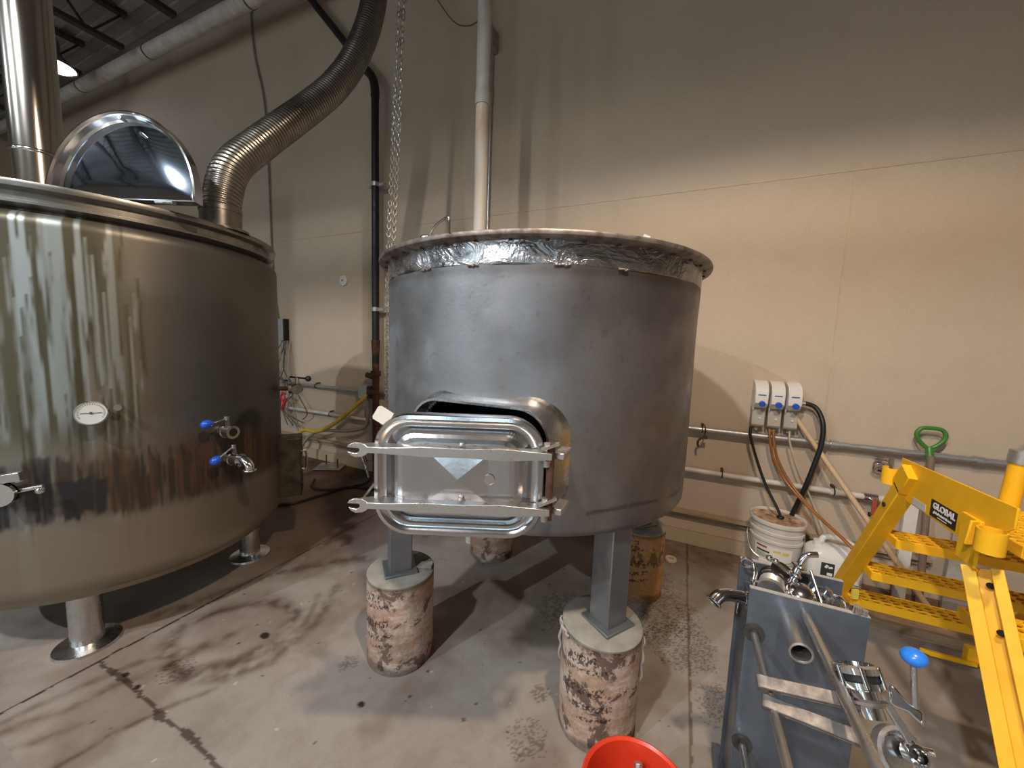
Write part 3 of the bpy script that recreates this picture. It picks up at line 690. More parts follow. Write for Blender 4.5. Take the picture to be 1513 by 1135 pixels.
tag(MB().lathe([(.018, 0), (.036, .0), (.040, .006), (.040, .018), (.036, .024), (.018, .024), (.014, .012), (.018, 0)], (.034, 2.79, 0), seg=32).build('rubber_gasket', 'rubberwhite'), 'small off-white ring gasket lying on the floor behind the mash vessel', 'gasket')
# ------------------------------------------------------------------ stained brew kettle (left)
K = V((-2.946, 1.024, 0)); KR = .77
t = thing('brew_kettle', (K.x, K.y, 0), 'big stained stainless brew kettle with burnt drip marks, at the left edge', 'kettle')
kettle = t
zs = np.concatenate([np.linspace(.42, 1.90, 200)])
prof = [(0, .20), (.35, .22), (.62, .27), (.69, .295)]
for k in range(1, 9):
    a_ = k / 8 * PI / 2; prof.append((.67 + .10 * math.sin(a_), .305 + .10 * (1 - math.cos(a_)) + .012))
prof += [(KR, z_) for z_ in zs]
for k in range(1, 7):
    a_ = k / 6 * PI / 2; prof.append((KR - .05 + .05 * math.cos(a_), 1.90 + .05 * math.sin(a_)))
prof += [(.712, 1.955), (.708, 1.975)]
SEG = 600
mb = MB(); mb.lathe(prof, (K.x, K.y, 0), (0, 0, 1), SEG, xref=(1, 0, 0))
vv = np.array([tuple(v_) for v_ in mb.v]); th = np.degrees(np.arctan2(vv[:, 1] - K.y, vv[:, 0] - K.x)); zz = vv[:, 2]
base = np.ones((len(vv), 3)) * np.array([.27, .25, .215]); met = np.full(len(vv), .88)
def lay(mask, c, mt=None):
    global base, met
    m_ = np.clip(mask, 0, 1); base = base * (1 - m_[:, None]) + np.array(c) * m_[:, None]
    if mt is not None: met = met * (1 - m_) + mt * m_
S = th * .0134  # arc length
nb = fbm(S, zz, 3.2, 3); ns = fbm(S * 14, zz * .8, 1.6, 8); nf = fbm(S * 40, zz * 1.6, 1.6, 12); nw = (fbm(S, zz, 4, 51) - .5)
lay(sm(nb, .42, .62) * .7, (.17, .145, .10), .75)
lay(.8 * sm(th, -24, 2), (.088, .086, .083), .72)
# olive runs on the upper left flank, pale clean channels between them
run = fbm(S * 16 + nw * .35, zz * .55, 1.5, 31)
leftm = sm(-th, 12, 26)
lay(leftm * sm(run, .40, .43) * sm(zz, .90, 1.12) * .93, (.070, .064, .036), .4)
lay(leftm * sm(fbm(S * 26 + nw * .2, zz * .4, 1.6, 63), .61, .635) * sm(zz, 1.0, 1.2) * .9, (.40, .44, .44), .92)
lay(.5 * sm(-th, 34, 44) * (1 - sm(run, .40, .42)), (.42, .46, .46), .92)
for i in range(60):
    c_ = rng.uniform(-58, -14); w = rng.uniform(.25, .9); zt = rng.uniform(1.2, 1.97); zl = rng.uniform(.15, .8); zb = zt - zl
    wob = (th - c_ - nw * 2.2); prof_w = w * (.45 + .55 * sm(zt - zz, 0, zl))
    tipm = sm(zz, zb, zb + .06)
    lay(np.exp(-(wob / prof_w) ** 2) * (zz < zt) * tipm * .8, (.07, .06, .03) if rng.rand() < .6 else (.30, .32, .31), .6)
# scorched brown zone
zone = sm(zz, .66, .72) * (1 - sm(zz, .90, 1.06))
zr = sm(th, -40, -20) * (1 - sm(th, 32, 48))
lay(zone * zr * (.5 + .5 * sm(ns, .35, .6)), (.075, .038, .018), .25)
lay(.9 * zone * np.exp(-((th + 2) / 9) ** 2) * sm(nf, .40, .58), (.085, .036, .02), .25)
top = .93 + .10 * np.exp(-((th - 22) / 14) ** 2)
blk = np.exp(-((th - 19) / 7.5) ** 2) * sm(zz, .64 + .1 * ns, .76 + .12 * ns) * (1 - sm(zz, top - .02, top + .10))
lay(2.2 * blk, (.016, .012, .010), .12)
for i in range(320):
    c_ = rng.uniform(-52, 34); w = rng.uniform(.12, .55) ; zt = rng.uniform(.80, .98 if c_ < 2 else 1.0); zb = rng.uniform(.62, .76) + .004 * max(0, -c_ - 20)
    if c_ > -24 and rng.rand() < .35: c0 = (.085, .042, .022)
    else: c0 = (.03, .02, .014)
    m_ = np.exp(-((th - c_ - nw * 1.4) / w) ** 2) * sm(zz, zb, zb + .05) * (1 - sm(zz, zt - .015, zt + .02))
    lay(m_ * .95, c0, .12)
# nearly black baked blocks
for c_, w, z0_, z1_ in ((-31, 3.6, .70, .865), (-36.5, 3.0, .69, .86), (-43, 4.2, .68, .84), (-26, 1.8, .715, .86), (-38.5, 2.2, .84, .97), (-47, 2., .8, .95), (-50, 4, .68, .82)):
    edge = .05 * (fbm(S * 30, zz * 2, 2, 71) - .5) + .06 * (nf - .5)
    m_ = sm(w - np.abs(th - c_ + 2.5 * (nf - .5)), 0, .8) * sm(zz + edge, z0_ - .01, z0_ + .015) * (1 - sm(zz + edge * .3, z1_ - .008, z1_ + .01))
    lay(m_ * (.55 + .45 * sm(ns, .38, .52)), (.010, .010, .014), .1)
lay(.8 * (1 - sm(zz, .64, .70)), (.30, .25, .19), .80)
lay(.6 * sm(nb, .5, .7) * (1 - sm(zz, .60, .68)), (.36, .31, .25), .85)
c4 = np.concatenate([np.clip(base, 0, 1), met[:, None]], 1)
mb.build('shell', 'kettle', t, col=c4)
MB().lathe([(.700, 1.955), (.735, 1.968), (.752, 1.975), (.752, 1.985), (.735, 1.99), (.735, 2.02), (.765, 2.032), (.768, 2.045), (.765, 2.056), (.72, 2.058), (.3, 2.12), (0, 2.14)], (K.x, K.y, 0), seg=200).build('top_flange', 'flangedark', t)
for i, a0 in enumerate((-37.8, 52, 142, 232)):
    a_ = math.radians(a0); lx, ly = K.x + .57 * math.cos(a_), K.y + .57 * math.sin(a_)
    l = MB().cyl((lx, ly, .02), (lx, ly, .36), .058, seg=32).build('leg', 'steel', t)
    MB().lathe([(0, .055), (.02, .055), (.03, .03), (.115, .012), (.118, 0), (0, 0)], (lx, ly, 0), seg=40).build('foot_pad', 'steel', l)
def radial(c, th_, z_, R_): 
    a_ = math.radians(th_); n = V((math.cos(a_), math.sin(a_), 0)); return V((c.x, c.y, z_)) + n * R_, n, V((-n.y, n.x, 0))
# thermometer
p, n, s_ = radial(K, -26.1, 1.15, KR)
g = MB().cyl(p - n * .01, p + n * .045, .012, seg=12).lathe([(0, 0), (.046, 0), (.052, .006), (.052, .02), (.047, .026), (.045, .022)], p + n * .04, (n + V((0, 0, .35))).normalized(), 36).build('thermometer', 'chrome', t)
ax = (n + V((0, 0, .35))).normalized()
f_ = MB().lathe([(0, .021), (.046, .021)], p + n * .04, ax, 32).build('dial_face', 'gaugeface', g)
gx = s_; gy = ax.cross(gx).normalized(); 
mb = MB(); o_ = p + n * .04 + ax * .0225
mb.box(o_, (.062, .0022, .001), ax=(gx, gy, ax)).cyl(o_, o_ + ax * .002, .005, seg=12)
for k in range(24):
    a_ = math.radians(-120 + k * 10.4 + 90 - 0); d_ = gx * math.sin(math.radians(-120 + k * 10.4)) + gy * math.cos(math.radians(-120 + k * 10.4)); e_ = ax.cross(d_)
    mb.box(o_ + d_ * .038, (.006, .0012, .0008), ax=(d_, e_, ax))
mb.build('dial_marks', 'ink', g)
q = p + s_ * .075 + V((0, 0, .022))
MB().cyl(q - n * .01, q + n * .04, .010, seg=14).cyl(q + n * .035, q + n * .05, .013, seg=14).build('sample_port', 'steel', t)
# two drain valves with blue knobs
def sanitary_valve(th_, z_, elbow, kx, kz):
    p, n, s_ = radial(K, th_, z_, KR)
    v_ = MB().cyl(p - n * .01, p + n * .10, .024, seg=24)
    for d_ in (.025, .045, .095): v_.cyl(p + n * d_, p + n * (d_ + .011), .034, seg=28)
    v_.cyl(p + n * .05, p + n * .09, .031, seg=24)
    v_.box(p + n * .03 + s_ * .042, (.022, .014, .02), ax=(n, s_, V((0, 0, 1)))).cyl(p + n * .036 + s_ * .03, p + n * .036 + s_ * .062, .005, seg=8)
    vo = v_.build('drain_valve', 'chrome', t)
    if elbow:
        e0 = p + n * .10
        MB().tube(smooth_path([e0, e0 + n * .035, e0 + n * .065 + V((0, 0, -.02)), e0 + n * .07 + V((0, 0, -.045))], 5), .023, 20, cap=False).torus(e0 + n * .07 + V((0, 0, -.046)), .027, .005, (0, 0, 1)).cyl(e0, e0 + n * .012, .034, seg=24).build('outlet_elbow', 'chrome', vo)
        MB().cyl(e0 + n * .0702 + V((0, 0, -.0445)), e0 + n * .0702 + V((0, 0, -.043)), .022, seg=20).build('outlet_bore', 'black', vo)
    else:
        MB().cyl(p + n * .1063, p + n * .1068, .021, seg=24).build('outlet_bore', 'black', vo)
    h0 = p + n * .07 + V((0, 0, .028)); h1 = h0 + V((0, 0, .042)) + s_ * (-.006)
    MB().beam(h0, h1, .016, .012, up=n).cyl(h1 - V((0, 0, .008)), h1 + V((0, 0, .012)), .011, seg=14).build('lever_boss', 'steel', vo)
    k1 = h1 - s_ * kx + V((0, 0, kz))
    MB().cyl(h1, k1, .0042, seg=10).build('lever_rod', 'steel', vo)
    d_ = (k1 - h1).normalized()
    MB().lathe([(0, -.004), (.012, -.003), (.019, .006), (.021, .02), (.019, .033), (.012, .042), (0, .045)], k1, d_, 24).build('blue_knob', 'blue', vo)
sanitary_valve(6.3, 1.0, False, .075, -.010)
sanitary_valve(8.2, .845, True, .075, -.040)
# big drain with square arm at the left frame edge
p, n, s_ = radial(K, -43.5, .86, KR)
vo = MB().cyl(p - n * .01, p + n * .07, .03, seg=24).cyl(p + n * .05, p + n * .065, .045, seg=24).cyl(p + n * .075, p + n * .09, .045, seg=24).cyl(p + n * .06 + s_ * .02, p + n * .06 + s_ * .11 + V((0, 0, .015)), .008, seg=10).ball(p + n * .06 + s_ * .10, .016).build('side_outlet', 'chrome', t)
MB().beam(p + n * .07 - s_ * .14 + V((0, 0, .04)), p + n * .07 + s_ * .06 + V((0, 0, .067)), .03, .034).build('square_arm', 'steel', vo, bevel=.002)
p, n, s_ = radial(K, 48, 1.155, KR)
vo = MB().ball(p + n * .11, .036, (1, 1, 1)).cyl(p + n * .11, p + n * .11 + V((.035, -.03, -.005)), .031, seg=18).cyl(p + n * .06, p + n * .08, .034, seg=18, r2=.034).build('ball_valve', 'flangedark', t)
MB().cyl(p - n * .01, p + n * .09, .015, seg=14).build('stub_pipe', 'rust', vo)
MB().cyl(p + n * .11, p + n * .11 + V((0, 0, .075)), .013, seg=12).build('valve_stem', 'cast', vo)
lv = p + n * .11 + V((0, 0, .073)); MB().cyl(lv - V((.07, .0, .0)), lv + V((.10, 0, 0)), .006, seg=10).ball(lv + V((.11, 0, 0)), .019, seg=14).build('black_lever', 'black', vo)
# dirty control box on the far right flank
p, n, s_ = radial(K, 50, .62, KR)
cb = MB().box(p + n * .045, (.16, .16, .40), ax=(n, s_, V((0, 0, 1)))).build('burner_box', 'ctrlbox', t, bevel=.006)
MB().tube(smooth_path([p + n * .12 + V((0, 0, .09)), p + n * .15 + V((0, 0, .085)), p + n * .15 + V((0, 0, -.03)), p + n * .12 + V((0, 0, -.035))], 4), .007, 8).build('box_handle', 'steel', cb)
for k in (-.12, .0, .12): MB().cyl(p + n * .123 + V((0, 0, k)) - s_ * .05, p + n * .135 + V((0, 0, k)) - s_ * .05, .008, seg=8).build('screw', 'rust', cb)
# open half-moon lid
A_, B_ = V((-2.679, .716, 2.10)), V((-2.039, .998, 2.075)); L_ = V((-2.36, .87, 2.06)); ux = (V((B_.x, B_.y, 0)) - V((A_.x, A_.y, 0))).normalized(); un = V((ux.y, -ux.x, 0)); uz = (V((0, 0, 1)) - un * .10).normalized()
un = ux.cross(uz).normalized()
L_ = V(((A_.x + B_.x) / 2, (A_.y + B_.y) / 2, 2.085)) 
def arc_loop(R_, off, h=1.16, zb=.0, n_=40):
    out = [L_ + ux * (R_ * math.cos(PI * k / n_)) + uz * (zb + R_ * h * math.sin(PI * k / n_)) + un * off for k in range(n_ + 1)]
    return out
loops = [arc_loop(.345, -.03), arc_loop(.345, .012), arc_loop(.336, .014, zb=.004), arc_loop(.330, .006, zb=.006), arc_loop(.322, .004, zb=.010), arc_loop(.316, -.018, zb=.014), arc_loop(.306, -.026, zb=.018)]
rim_l = MB().loft(loops, False, False).build('lid', 'chrome', t, angle=35)
lp = arc_loop(.306, -.026, zb=.018); n_ = 22; vs = []; fs = []; rows = 14
for j in range(rows + 1):
    f_ = j / rows
    for k in range(len(lp)):
        c_ = L_ + uz * .17 - un * .026
        q = c_.lerp(lp[k], f_); b_ = .014 * (1 - f_ * f_) + .0012 * math.sin(q.x * 31 + q.z * 17) * (1 - f_); vs.append(q - un * -.0 + un * b_ * .8)
W_ = len(lp)
for j in range(rows):
    for k in range(W_ - 1): fs.append((j * W_ + k, j * W_ + k + 1, (j + 1) * W_ + k + 1, (j + 1) * W_ + k))
    fs.append((j * W_ + W_ - 1, j * W_, (j + 1) * W_, (j + 1) * W_ + W_ - 1))
MB().add(vs, fs).build('dished_panel', 'mirror', rim_l)
hb = MB()
for d_ in (-.2, .2): hb.cyl(L_ + ux * (d_ - .04) + V((0, 0, .0)), L_ + ux * (d_ + .04), .012, seg=12)
hb.cyl(L_ + ux * .02 + uz * .35 + un * .01, L_ + ux * .02 + uz * .35 + un * .04, .008, seg=10)
hb.build('hinge', 'steel', rim_l)

# ------------------------------------------------------------------ stack and flexible duct
t = thing('vent_stack', (-3.3, .87, 2.12), 'tall shiny stainless vent stack rising at the top left corner', 'vent stack')
MB().cyl((-3.3, .87, 2.06), (-3.3, .87, ZC), .097, seg=64).build('stack_tube', 'stack', t)
for z_ in (2.44, 3.9): MB().lathe([(.097, -.01), (.1, -.006), (.1, .006), (.097, .01)], (-3.3, .87, z_), seg=64).build('seam_band', 'stack', t)
t = thing('flexible_duct', (-2.3, 1.24, 2.1), 'ribbed flexible metal duct bending up from the kettle top', 'duct')
dp = [(-2.315, 1.235, 2.07), (-2.325, 1.255, 2.25), (-2.335, 1.315, 2.42), (-2.345, 1.46, 2.60), (-2.345, 1.65, 2.82), (-2.335, 1.82, 3.02), (-2.315, 1.98, 3.23), (-2.29, 2.13, 3.50), (-2.275, 2.27, 3.88), (-2.27, 2.33, 4.3), (-2.27, 2.35, 5.0), (-2.27, 2.35, ZC)]
P_ = smooth_path(dp, 46)
Lg = sum((P_[i + 1] - P_[i]).length for i in range(len(P_) - 1)); NR = int(Lg / .0055)
cum = [0]
for i in range(1, len(P_)): cum.append(cum[-1] + (P_[i] - P_[i - 1]).length)
pts, rs, j = [], [], 0
for k in range(NR):
    s0 = Lg * k / NR
    while j < len(cum) - 2 and cum[j + 1] < s0: j += 1
    f_ = (s0 - cum[j]) / max(1e-6, cum[j + 1] - cum[j]); pts.append(P_[j].lerp(P_[j + 1], f_)); rs.append(.086 + (.0022 if k % 4 in (0, 1) else -.0022))
MB().tube(pts, rs, 36).build('ribbed_hose', 'duct', t, angle=60)
MB().lathe([(.125, 0), (.125, .012), (.093, .02), (.093, .10), (.096, .10), (.096, .12), (.09, .12)], (-2.315, 1.235, 2.05), seg=40).build('collar', 'duct', t)

# ------------------------------------------------------------------ mash vessel (centre)
C_ = V((-.693, 1.836, 0)); CR = .74
t = thing('mash_vessel', (C_.x, C_.y, 0), 'dull grey round stainless mash vessel on four square legs, centre of the room', 'vessel')
TILT = -.012
door_c = V((-.605, 0, 1.118)); NHW, NHH, NR_ = .262, .190, .11
def in_neck(px__, pz__, g=0):
    dx, dz = abs(px__ - door_c.x), abs(pz__ - door_c.z); hw, hh, r_ = NHW + g, NHH + g, NR_
    if dx > hw or dz > hh: return False
    if dx > hw - r_ and dz > hh - r_: return math.hypot(dx - hw + r_, dz - hh + r_) < r_
    return True
prof = [(0, .845), (.5, .842), (.715, .840), (.732, .845), (.74, .858)] + [(CR, z_) for z_ in np.linspace(.87, 1.76, 110)]
SG = 480; mb = MB().lathe(prof, (C_.x, C_.y, 0), (0, 0, 1), SG, xref=(1, 0, 0))
vv = np.array([tuple(v_) for v_ in mb.v]); keep = []
for fc in mb.f:
    q = vv[list(fc)].mean(0)
    if q[1] < C_.y and q[2] > .86 and in_neck(q[0], q[2], -.012): continue
    keep.append(fc)
mb.f = keep; mb.mi = [0] * len(keep)
# gentle dents
th = np.arctan2(vv[:, 1] - C_.y, vv[:, 0] - C_.x); S = th * CR; zz = vv[:, 2]
dent = .010 * (fbm(S + 5, zz, 2.2, 5, 3) - .5) * sm(zz, .87, 1.0) + .006 * (fbm(S + 5, zz, 5, 15, 2) - .5) * sm(zz, 1.5, 1.76)
rad = np.hypot(vv[:, 0] - C_.x, vv[:, 1] - C_.y) > .735
vv[:, 0] += np.where(rad, dent * np.cos(th), 0); vv[:, 1] += np.where(rad, dent * np.sin(th), 0)
mb.v = vv.tolist()
cb_ = np.ones((len(vv), 3)) * .98; thd = np.degrees(th)
def lay2(m_, c):
    global cb_
    m_ = np.clip(m_, 0, 1)[:, None]; cb_ = cb_ * (1 - m_) + cb_ * np.array(c) * m_
cb_ *= (1 + .42 * sm(fbm(S, zz, 4.2, 141), .50, .66) * sm(-thd, 60, 95))[:, None]; lay2(.75 * sm(fbm(S, zz, 3.0, 41), .42, .66), (.68, .66, .66)); lay2(.3 * sm(fbm(S, zz, 8, 42), .5, .75), (.75, .7, .67))  # brighter clouds on the left paint highlights into the colour
lay2(.9 * sm(thd, -82, -30), (.62, .54, .53))  # right side painted darker, imitating the shade away from the cool light
lay2(.35 * sm(fbm(S, zz * 1.2, 60, 43, 3), .76, .82), (.5, .44, .4)); lay2(.9 * np.exp(-((zz - .93 - .01 * np.sin(S * 9)) / .006) ** 2) * (fbm(S, zz, 9, 46) > .45), (.35, .3, .28))
lay2(.6 * np.exp(-((zz - 1.745) / .02) ** 2), (.5, .42, .36))
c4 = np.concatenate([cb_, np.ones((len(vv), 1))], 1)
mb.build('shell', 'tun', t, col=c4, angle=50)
# top band, hammered bright on the left, with torn weld seam
prof = [(CR, 1.758), (CR + .0035, 1.762)] + [(CR + .0035, z_) for z_ in np.linspace(1.766, 1.836, 14)]
mb = MB().lathe(prof, (C_.x, C_.y, 0), (0, 0, 1), 480, xref=(1, 0, 0)); vv = np.array([tuple(v_) for v_ in mb.v]); th = np.arctan2(vv[:, 1] - C_.y, vv[:, 0] - C_.x); S = th * CR
lm = 1 - sm(np.degrees(th), -85, -55)
d_ = (.016 * lm + .003) * (fbm(S + 5, vv[:, 2], 9, 55, 3) - .5)
vv[:, 0] += d_ * np.cos(th); vv[:, 1] += d_ * np.sin(th); mb.v = vv.tolist()
k_ = np.clip(.45 + .65 * lm * sm(fbm(S, vv[:, 2], 12, 56), .3, .6), 0, 1.1)
mb.build('top_band', 'band', t, col=np.stack([k_, k_, k_ * 1.02, np.ones_like(k_)], 1))
mb = MB()
for a0, w in ((-87, 2.2), (-64, 3.2), (-48, 2.), (-103, 3)):
    mb = MB()
    for q in range(5):
        p, n, s_ = radial(C_, a0 + (q - 2) * w / 4, 1.757 + random.uniform(-.003, .003), CR + .003); mb.ball(p, .007, (1, 1, .6), 10, 6)
    mb.build('weld_repair', 'rim', t)

# rolled angle rim with bolt holes
mb = MB().lathe([(.735, 1.832), (.772, 1.836), (.781, 1.842), (.783, 1.85), (.780, 1.857), (.765, 1.859), (.735, 1.859)], (C_.x, C_.y, 0), seg=240)
rimo = mb.build('rim', 'rim', t)
mb = MB()
for k in range(40):
    a0 = k * 9 + 4; p, n, s_ = radial(C_, a0, 1.8335, .752)
    mb.cyl(p, p + V((0, 0, -.004)), .0065, seg=10)
mb.build('rim_bolt', 'rust', rimo)
MB().lathe([(0, 1.862), (.5, 1.86), (.74, 1.8585)], (C_.x, C_.y, 0), seg=96).build('cover', 'tun', t)  # unseen top disc added to block light and keep the interior dark
# inner wall so the vessel reads as hollow
# lifting handle and clip on the rim
MB().tube(smooth_path([(-.812, 1.075, 1.855), (-.808, 1.078, 1.878), (-.78, 1.07, 1.895), (-.735, 1.055, 1.905), (-.722, 1.052, 1.90), (-.72, 1.052, 1.855)], 5), .004, 10).build('lift_handle', 'chrome', t)
MB().ball((-.855, 1.10, 1.862), .016, (1.3, 1, .8)).build('bright_stud', 'steel', t)
MB().box((-.135, 1.31, 1.862), (.022, .012, .012), rot=(.3, .4, .2)).build('paper_scrap', 'tag', t)
# neck of the manway
def neck_loop(g, yoff=None, y=None):
    out = []
    for a_, b_ in rrect(NHW + g, NHH + g, NR_ + g, 12):
        x_ = door_c.x + a_; z_ = door_c.z + b_
        ys = C_.y - math.sqrt(max(.01, CR ** 2 - (x_ - C_.x) ** 2)); out.append(V((x_, ys + yoff if y is None else y, z_)))
    return out
YN = 1.045
L = [neck_loop(.026, .004), neck_loop(.016, -.008), neck_loop(.003, -.024), neck_loop(.0, y=YN + .012), neck_loop(.0, y=YN), neck_loop(-.008, y=YN), neck_loop(-.010, y=YN + .02), neck_loop(-.014, .02)]
mb = MB().loft(L, False, False)
mb.build('manway_neck', 'steel', t, angle=50)
# door, swung a little open on its right-hand hinge
H_ = V((-.325, 1.0, 1.115)); du = V((-.915, -.403, 0)).normalized(); dn = V((.403, -.915, 0)).normalized(); dz = V((0, 0, 1))
DC = H_ + du * .262 + dn * .0
def dl(hw, hh, r_, off, n_=12): return [DC + du * a_ + dz * b_ + dn * off for a_, b_ in rrect(hw, hh, r_, n_)]
W2, H2 = .246, .181
loops = [dl(W2 - .02, H2 - .02, .085, -.03), dl(W2 - .004, H2 - .004, .100, -.028), dl(W2, H2, .105, -.02), dl(W2, H2, .105, .006), dl(W2 - .004, H2 - .004, .101, .013), dl(W2 - .014, H2 - .014, .092, .0145), dl(W2 - .019, H2 - .019, .087, .008), dl(W2 - .028, H2 - .028, .078, .003), dl(W2 - .036, H2 - .036, .072, .004), dl(W2 - .042, H2 - .042, .068, -.004), dl(W2 - .046, H2 - .046, .066, -.010)]
dr = MB().loft(loops, True, False).build('manway_door', 'door', t, angle=50)
# dished centre: pillow rising from the recess, flat panel with a four-way crease
loops = [dl(W2 - .046, H2 - .046, .066, -.010), dl(W2 - .05, H2 - .05, .063, -.006), dl(W2 - .060, H2 - .058, .058, .004), dl(W2 - .072, H2 - .068, .05, .011), dl(W2 - .085, H2 - .08, .042, .0145), dl(W2 - .10, H2 - .092, .034, .0155)]
n_ = len(loops[0]); mb = MB().loft(loops, False, False)
c_ = len(mb.v); hx_, hz_ = .085, .07
cx_ = [DC + du * a_ + dz * b_ + dn * .0145 for a_, b_ in ((hx_, hz_), (-hx_, hz_), (-hx_, -hz_), (hx_, -hz_))] + [DC + dn * .025 + dz * -.002]
last = c_ - n_; per = n_ // 4
mb.v += [tuple(v_) for v_ in cx_]
for qd in range(4):
    ids = [last + qd * per + k for k in range(per)]
    for k in range(per - 1): mb.f.append((ids[k], ids[k + 1], c_ + qd))
    nx_ = last + ((qd + 1) % 4) * per
    mb.f.append((ids[-1], nx_, c_ + (qd + 1) % 4, c_ + qd)); mb.f.append((c_ + qd, c_ + (qd + 1) % 4, c_ + 4))
mb.mi = [0] * len(mb.f)
mb.build('pressed_centre', 'door', dr, angle=4)
MB().lathe([(0, .001), (.015, .001), (.016, 0)], DC - du * .09 + dn * .0165, dn, 32).build('maker_disc', 'steel', dr)
# two clamp bars with open-jawed ends
for zc in (.082, -.078):
    off = .047
    prof2 = [(-.262, .013), (-.20, .018), (-.12, .024), (-.03, .018), (.10, .020), (.13, .017), (.21, .012), (.246, .012)]
    top_ = [(a_, b_) for a_, b_ in prof2]; bot_ = [(a_, -.8 * b_) for a_, b_ in reversed(prof2)]
    jaw = [(.250, .018), (.262, .026), (.282, .027), (.298, .019), (.303, .008), (.290, .012), (.276, .013), (.268, .004), (.268, -.004), (.276, -.012), (.290, -.010), (.300, -.006), (.293, -.018), (.280, -.026), (.262, -.024), (.250, -.016)]
    poly = [(-a_, b_ * .78) for a_, b_ in (top_ + jaw + bot_)]
    br = MB().prism([(a_, b_ + zc) for a_, b_ in poly], DC + dn * (off), -du, dz, .007)
    tp = [(-.262, .0), (-.25, .04), (-.11, .047), (.0, .043), (.10, .048), (.25, .044), (.285, .028), (.30, .02), (.30, .0)]
    br.prism([(-a_, -b_) for a_, b_ in tp], DC + dn * (off + .004) + dz * (zc + .010), -du, dn, .005)
    bo = br.build('clamp_bar', 'bar', dr, bevel=.001)
    MB().lathe([(0, .008), (.006, .007), (.009, .002), (.009, 0)], DC + dn * (off - .025) + dz * (zc + .016) - du * .01, dz, 14).build('rivet', 'cast', bo)
    hk = MB().box(DC - du * .258 + dn * (off - .018) + dz * (zc + .024), (.055, .02, .008), ax=((-du + dz * .35 - dn * .2).normalized(), (dn + dz * .1).normalized(), (dz + du * .3).normalized()))
    hk.cyl(DC - du * .250 + dn * (off - .02) + dz * (zc + .02), DC - du * .250 + dn * (off - .02) + dz * (zc + .034), .009, seg=14)
    hk.cyl(DC - du * .250 + dn * (off - .02) + dz * (zc - .016), DC - du * .250 + dn * (off - .02) + dz * (zc - .034), .011, seg=14); hk.build('hinge_lug', 'cast', bo)
MB().cyl(H_ - du * -.0 + dn * .022 + dz * .115, H_ + dn * .022 - dz * .11, .011, seg=16).build('hinge_rod', 'rust', t)
for z_ in (.075, -.09): MB().box(H_ + V((.028, .035, z_)), (.03, .08, .02)).build('hinge_bracket', 'cast', t, bevel=.003)
MB().prism([(0, 0), (.045, 0), (.05, .006), (.05, .04), (.044, .046), (0, .046)], DC + du * .225 + dz * .130 - dn * .034, (du * .85 + dz * .5).normalized(), (dz * .85 - du * .5).normalized(), .004).build('white_latch_tag', 'tag', dr)
MB().beam(DC + du * .24 - dz * .02 - dn * .02, DC + du * .29 - dz * .09, .010, .006).build('latch_strap', 'steel', dr)
# legs
piers = [(-1.143, 1.317), (-.211, 1.41), (-1.157, 2.293), (-.164, 2.358)]
PZ = (.428, .432, .428, .43)
for i, (lx, ly) in enumerate(piers):
    a0 = math.atan2(ly - C_.y, lx - C_.x) + (.12 if i == 1 else 0); ox, oy = (.02, .0) if i == 1 else (.0, -.01) if i == 0 else (0, 0)
    l = MB().box((lx + ox, ly + oy, (PZ[i] + .013 + .86) / 2), (.10, .10, .86 - PZ[i] - .01), rot=(0, 0, a0)).build('leg', 'tun', t, bevel=.004, col=None)
    MB().box((lx + ox, ly + oy, PZ[i] + .007), (.145, .145, .012), rot=(0, 0, a0)).build('base_plate', 'tun', l, bevel=.002)
for ob in list(bpy.data.objects):
    if ob.type == 'MESH' and ob.data.materials and ob.data.materials[0] in (M['tun'], M['band'], M['pierA'], M['pierB'], M['pierC']) and 'Col' not in ob.data.color_attributes:
        ca = ob.data.color_attributes.new('Col', 'FLOAT_COLOR', 'POINT'); ca.data.foreach_set('color', np.ones(len(ob.data.vertices) * 4, dtype=np.float32) * .85)
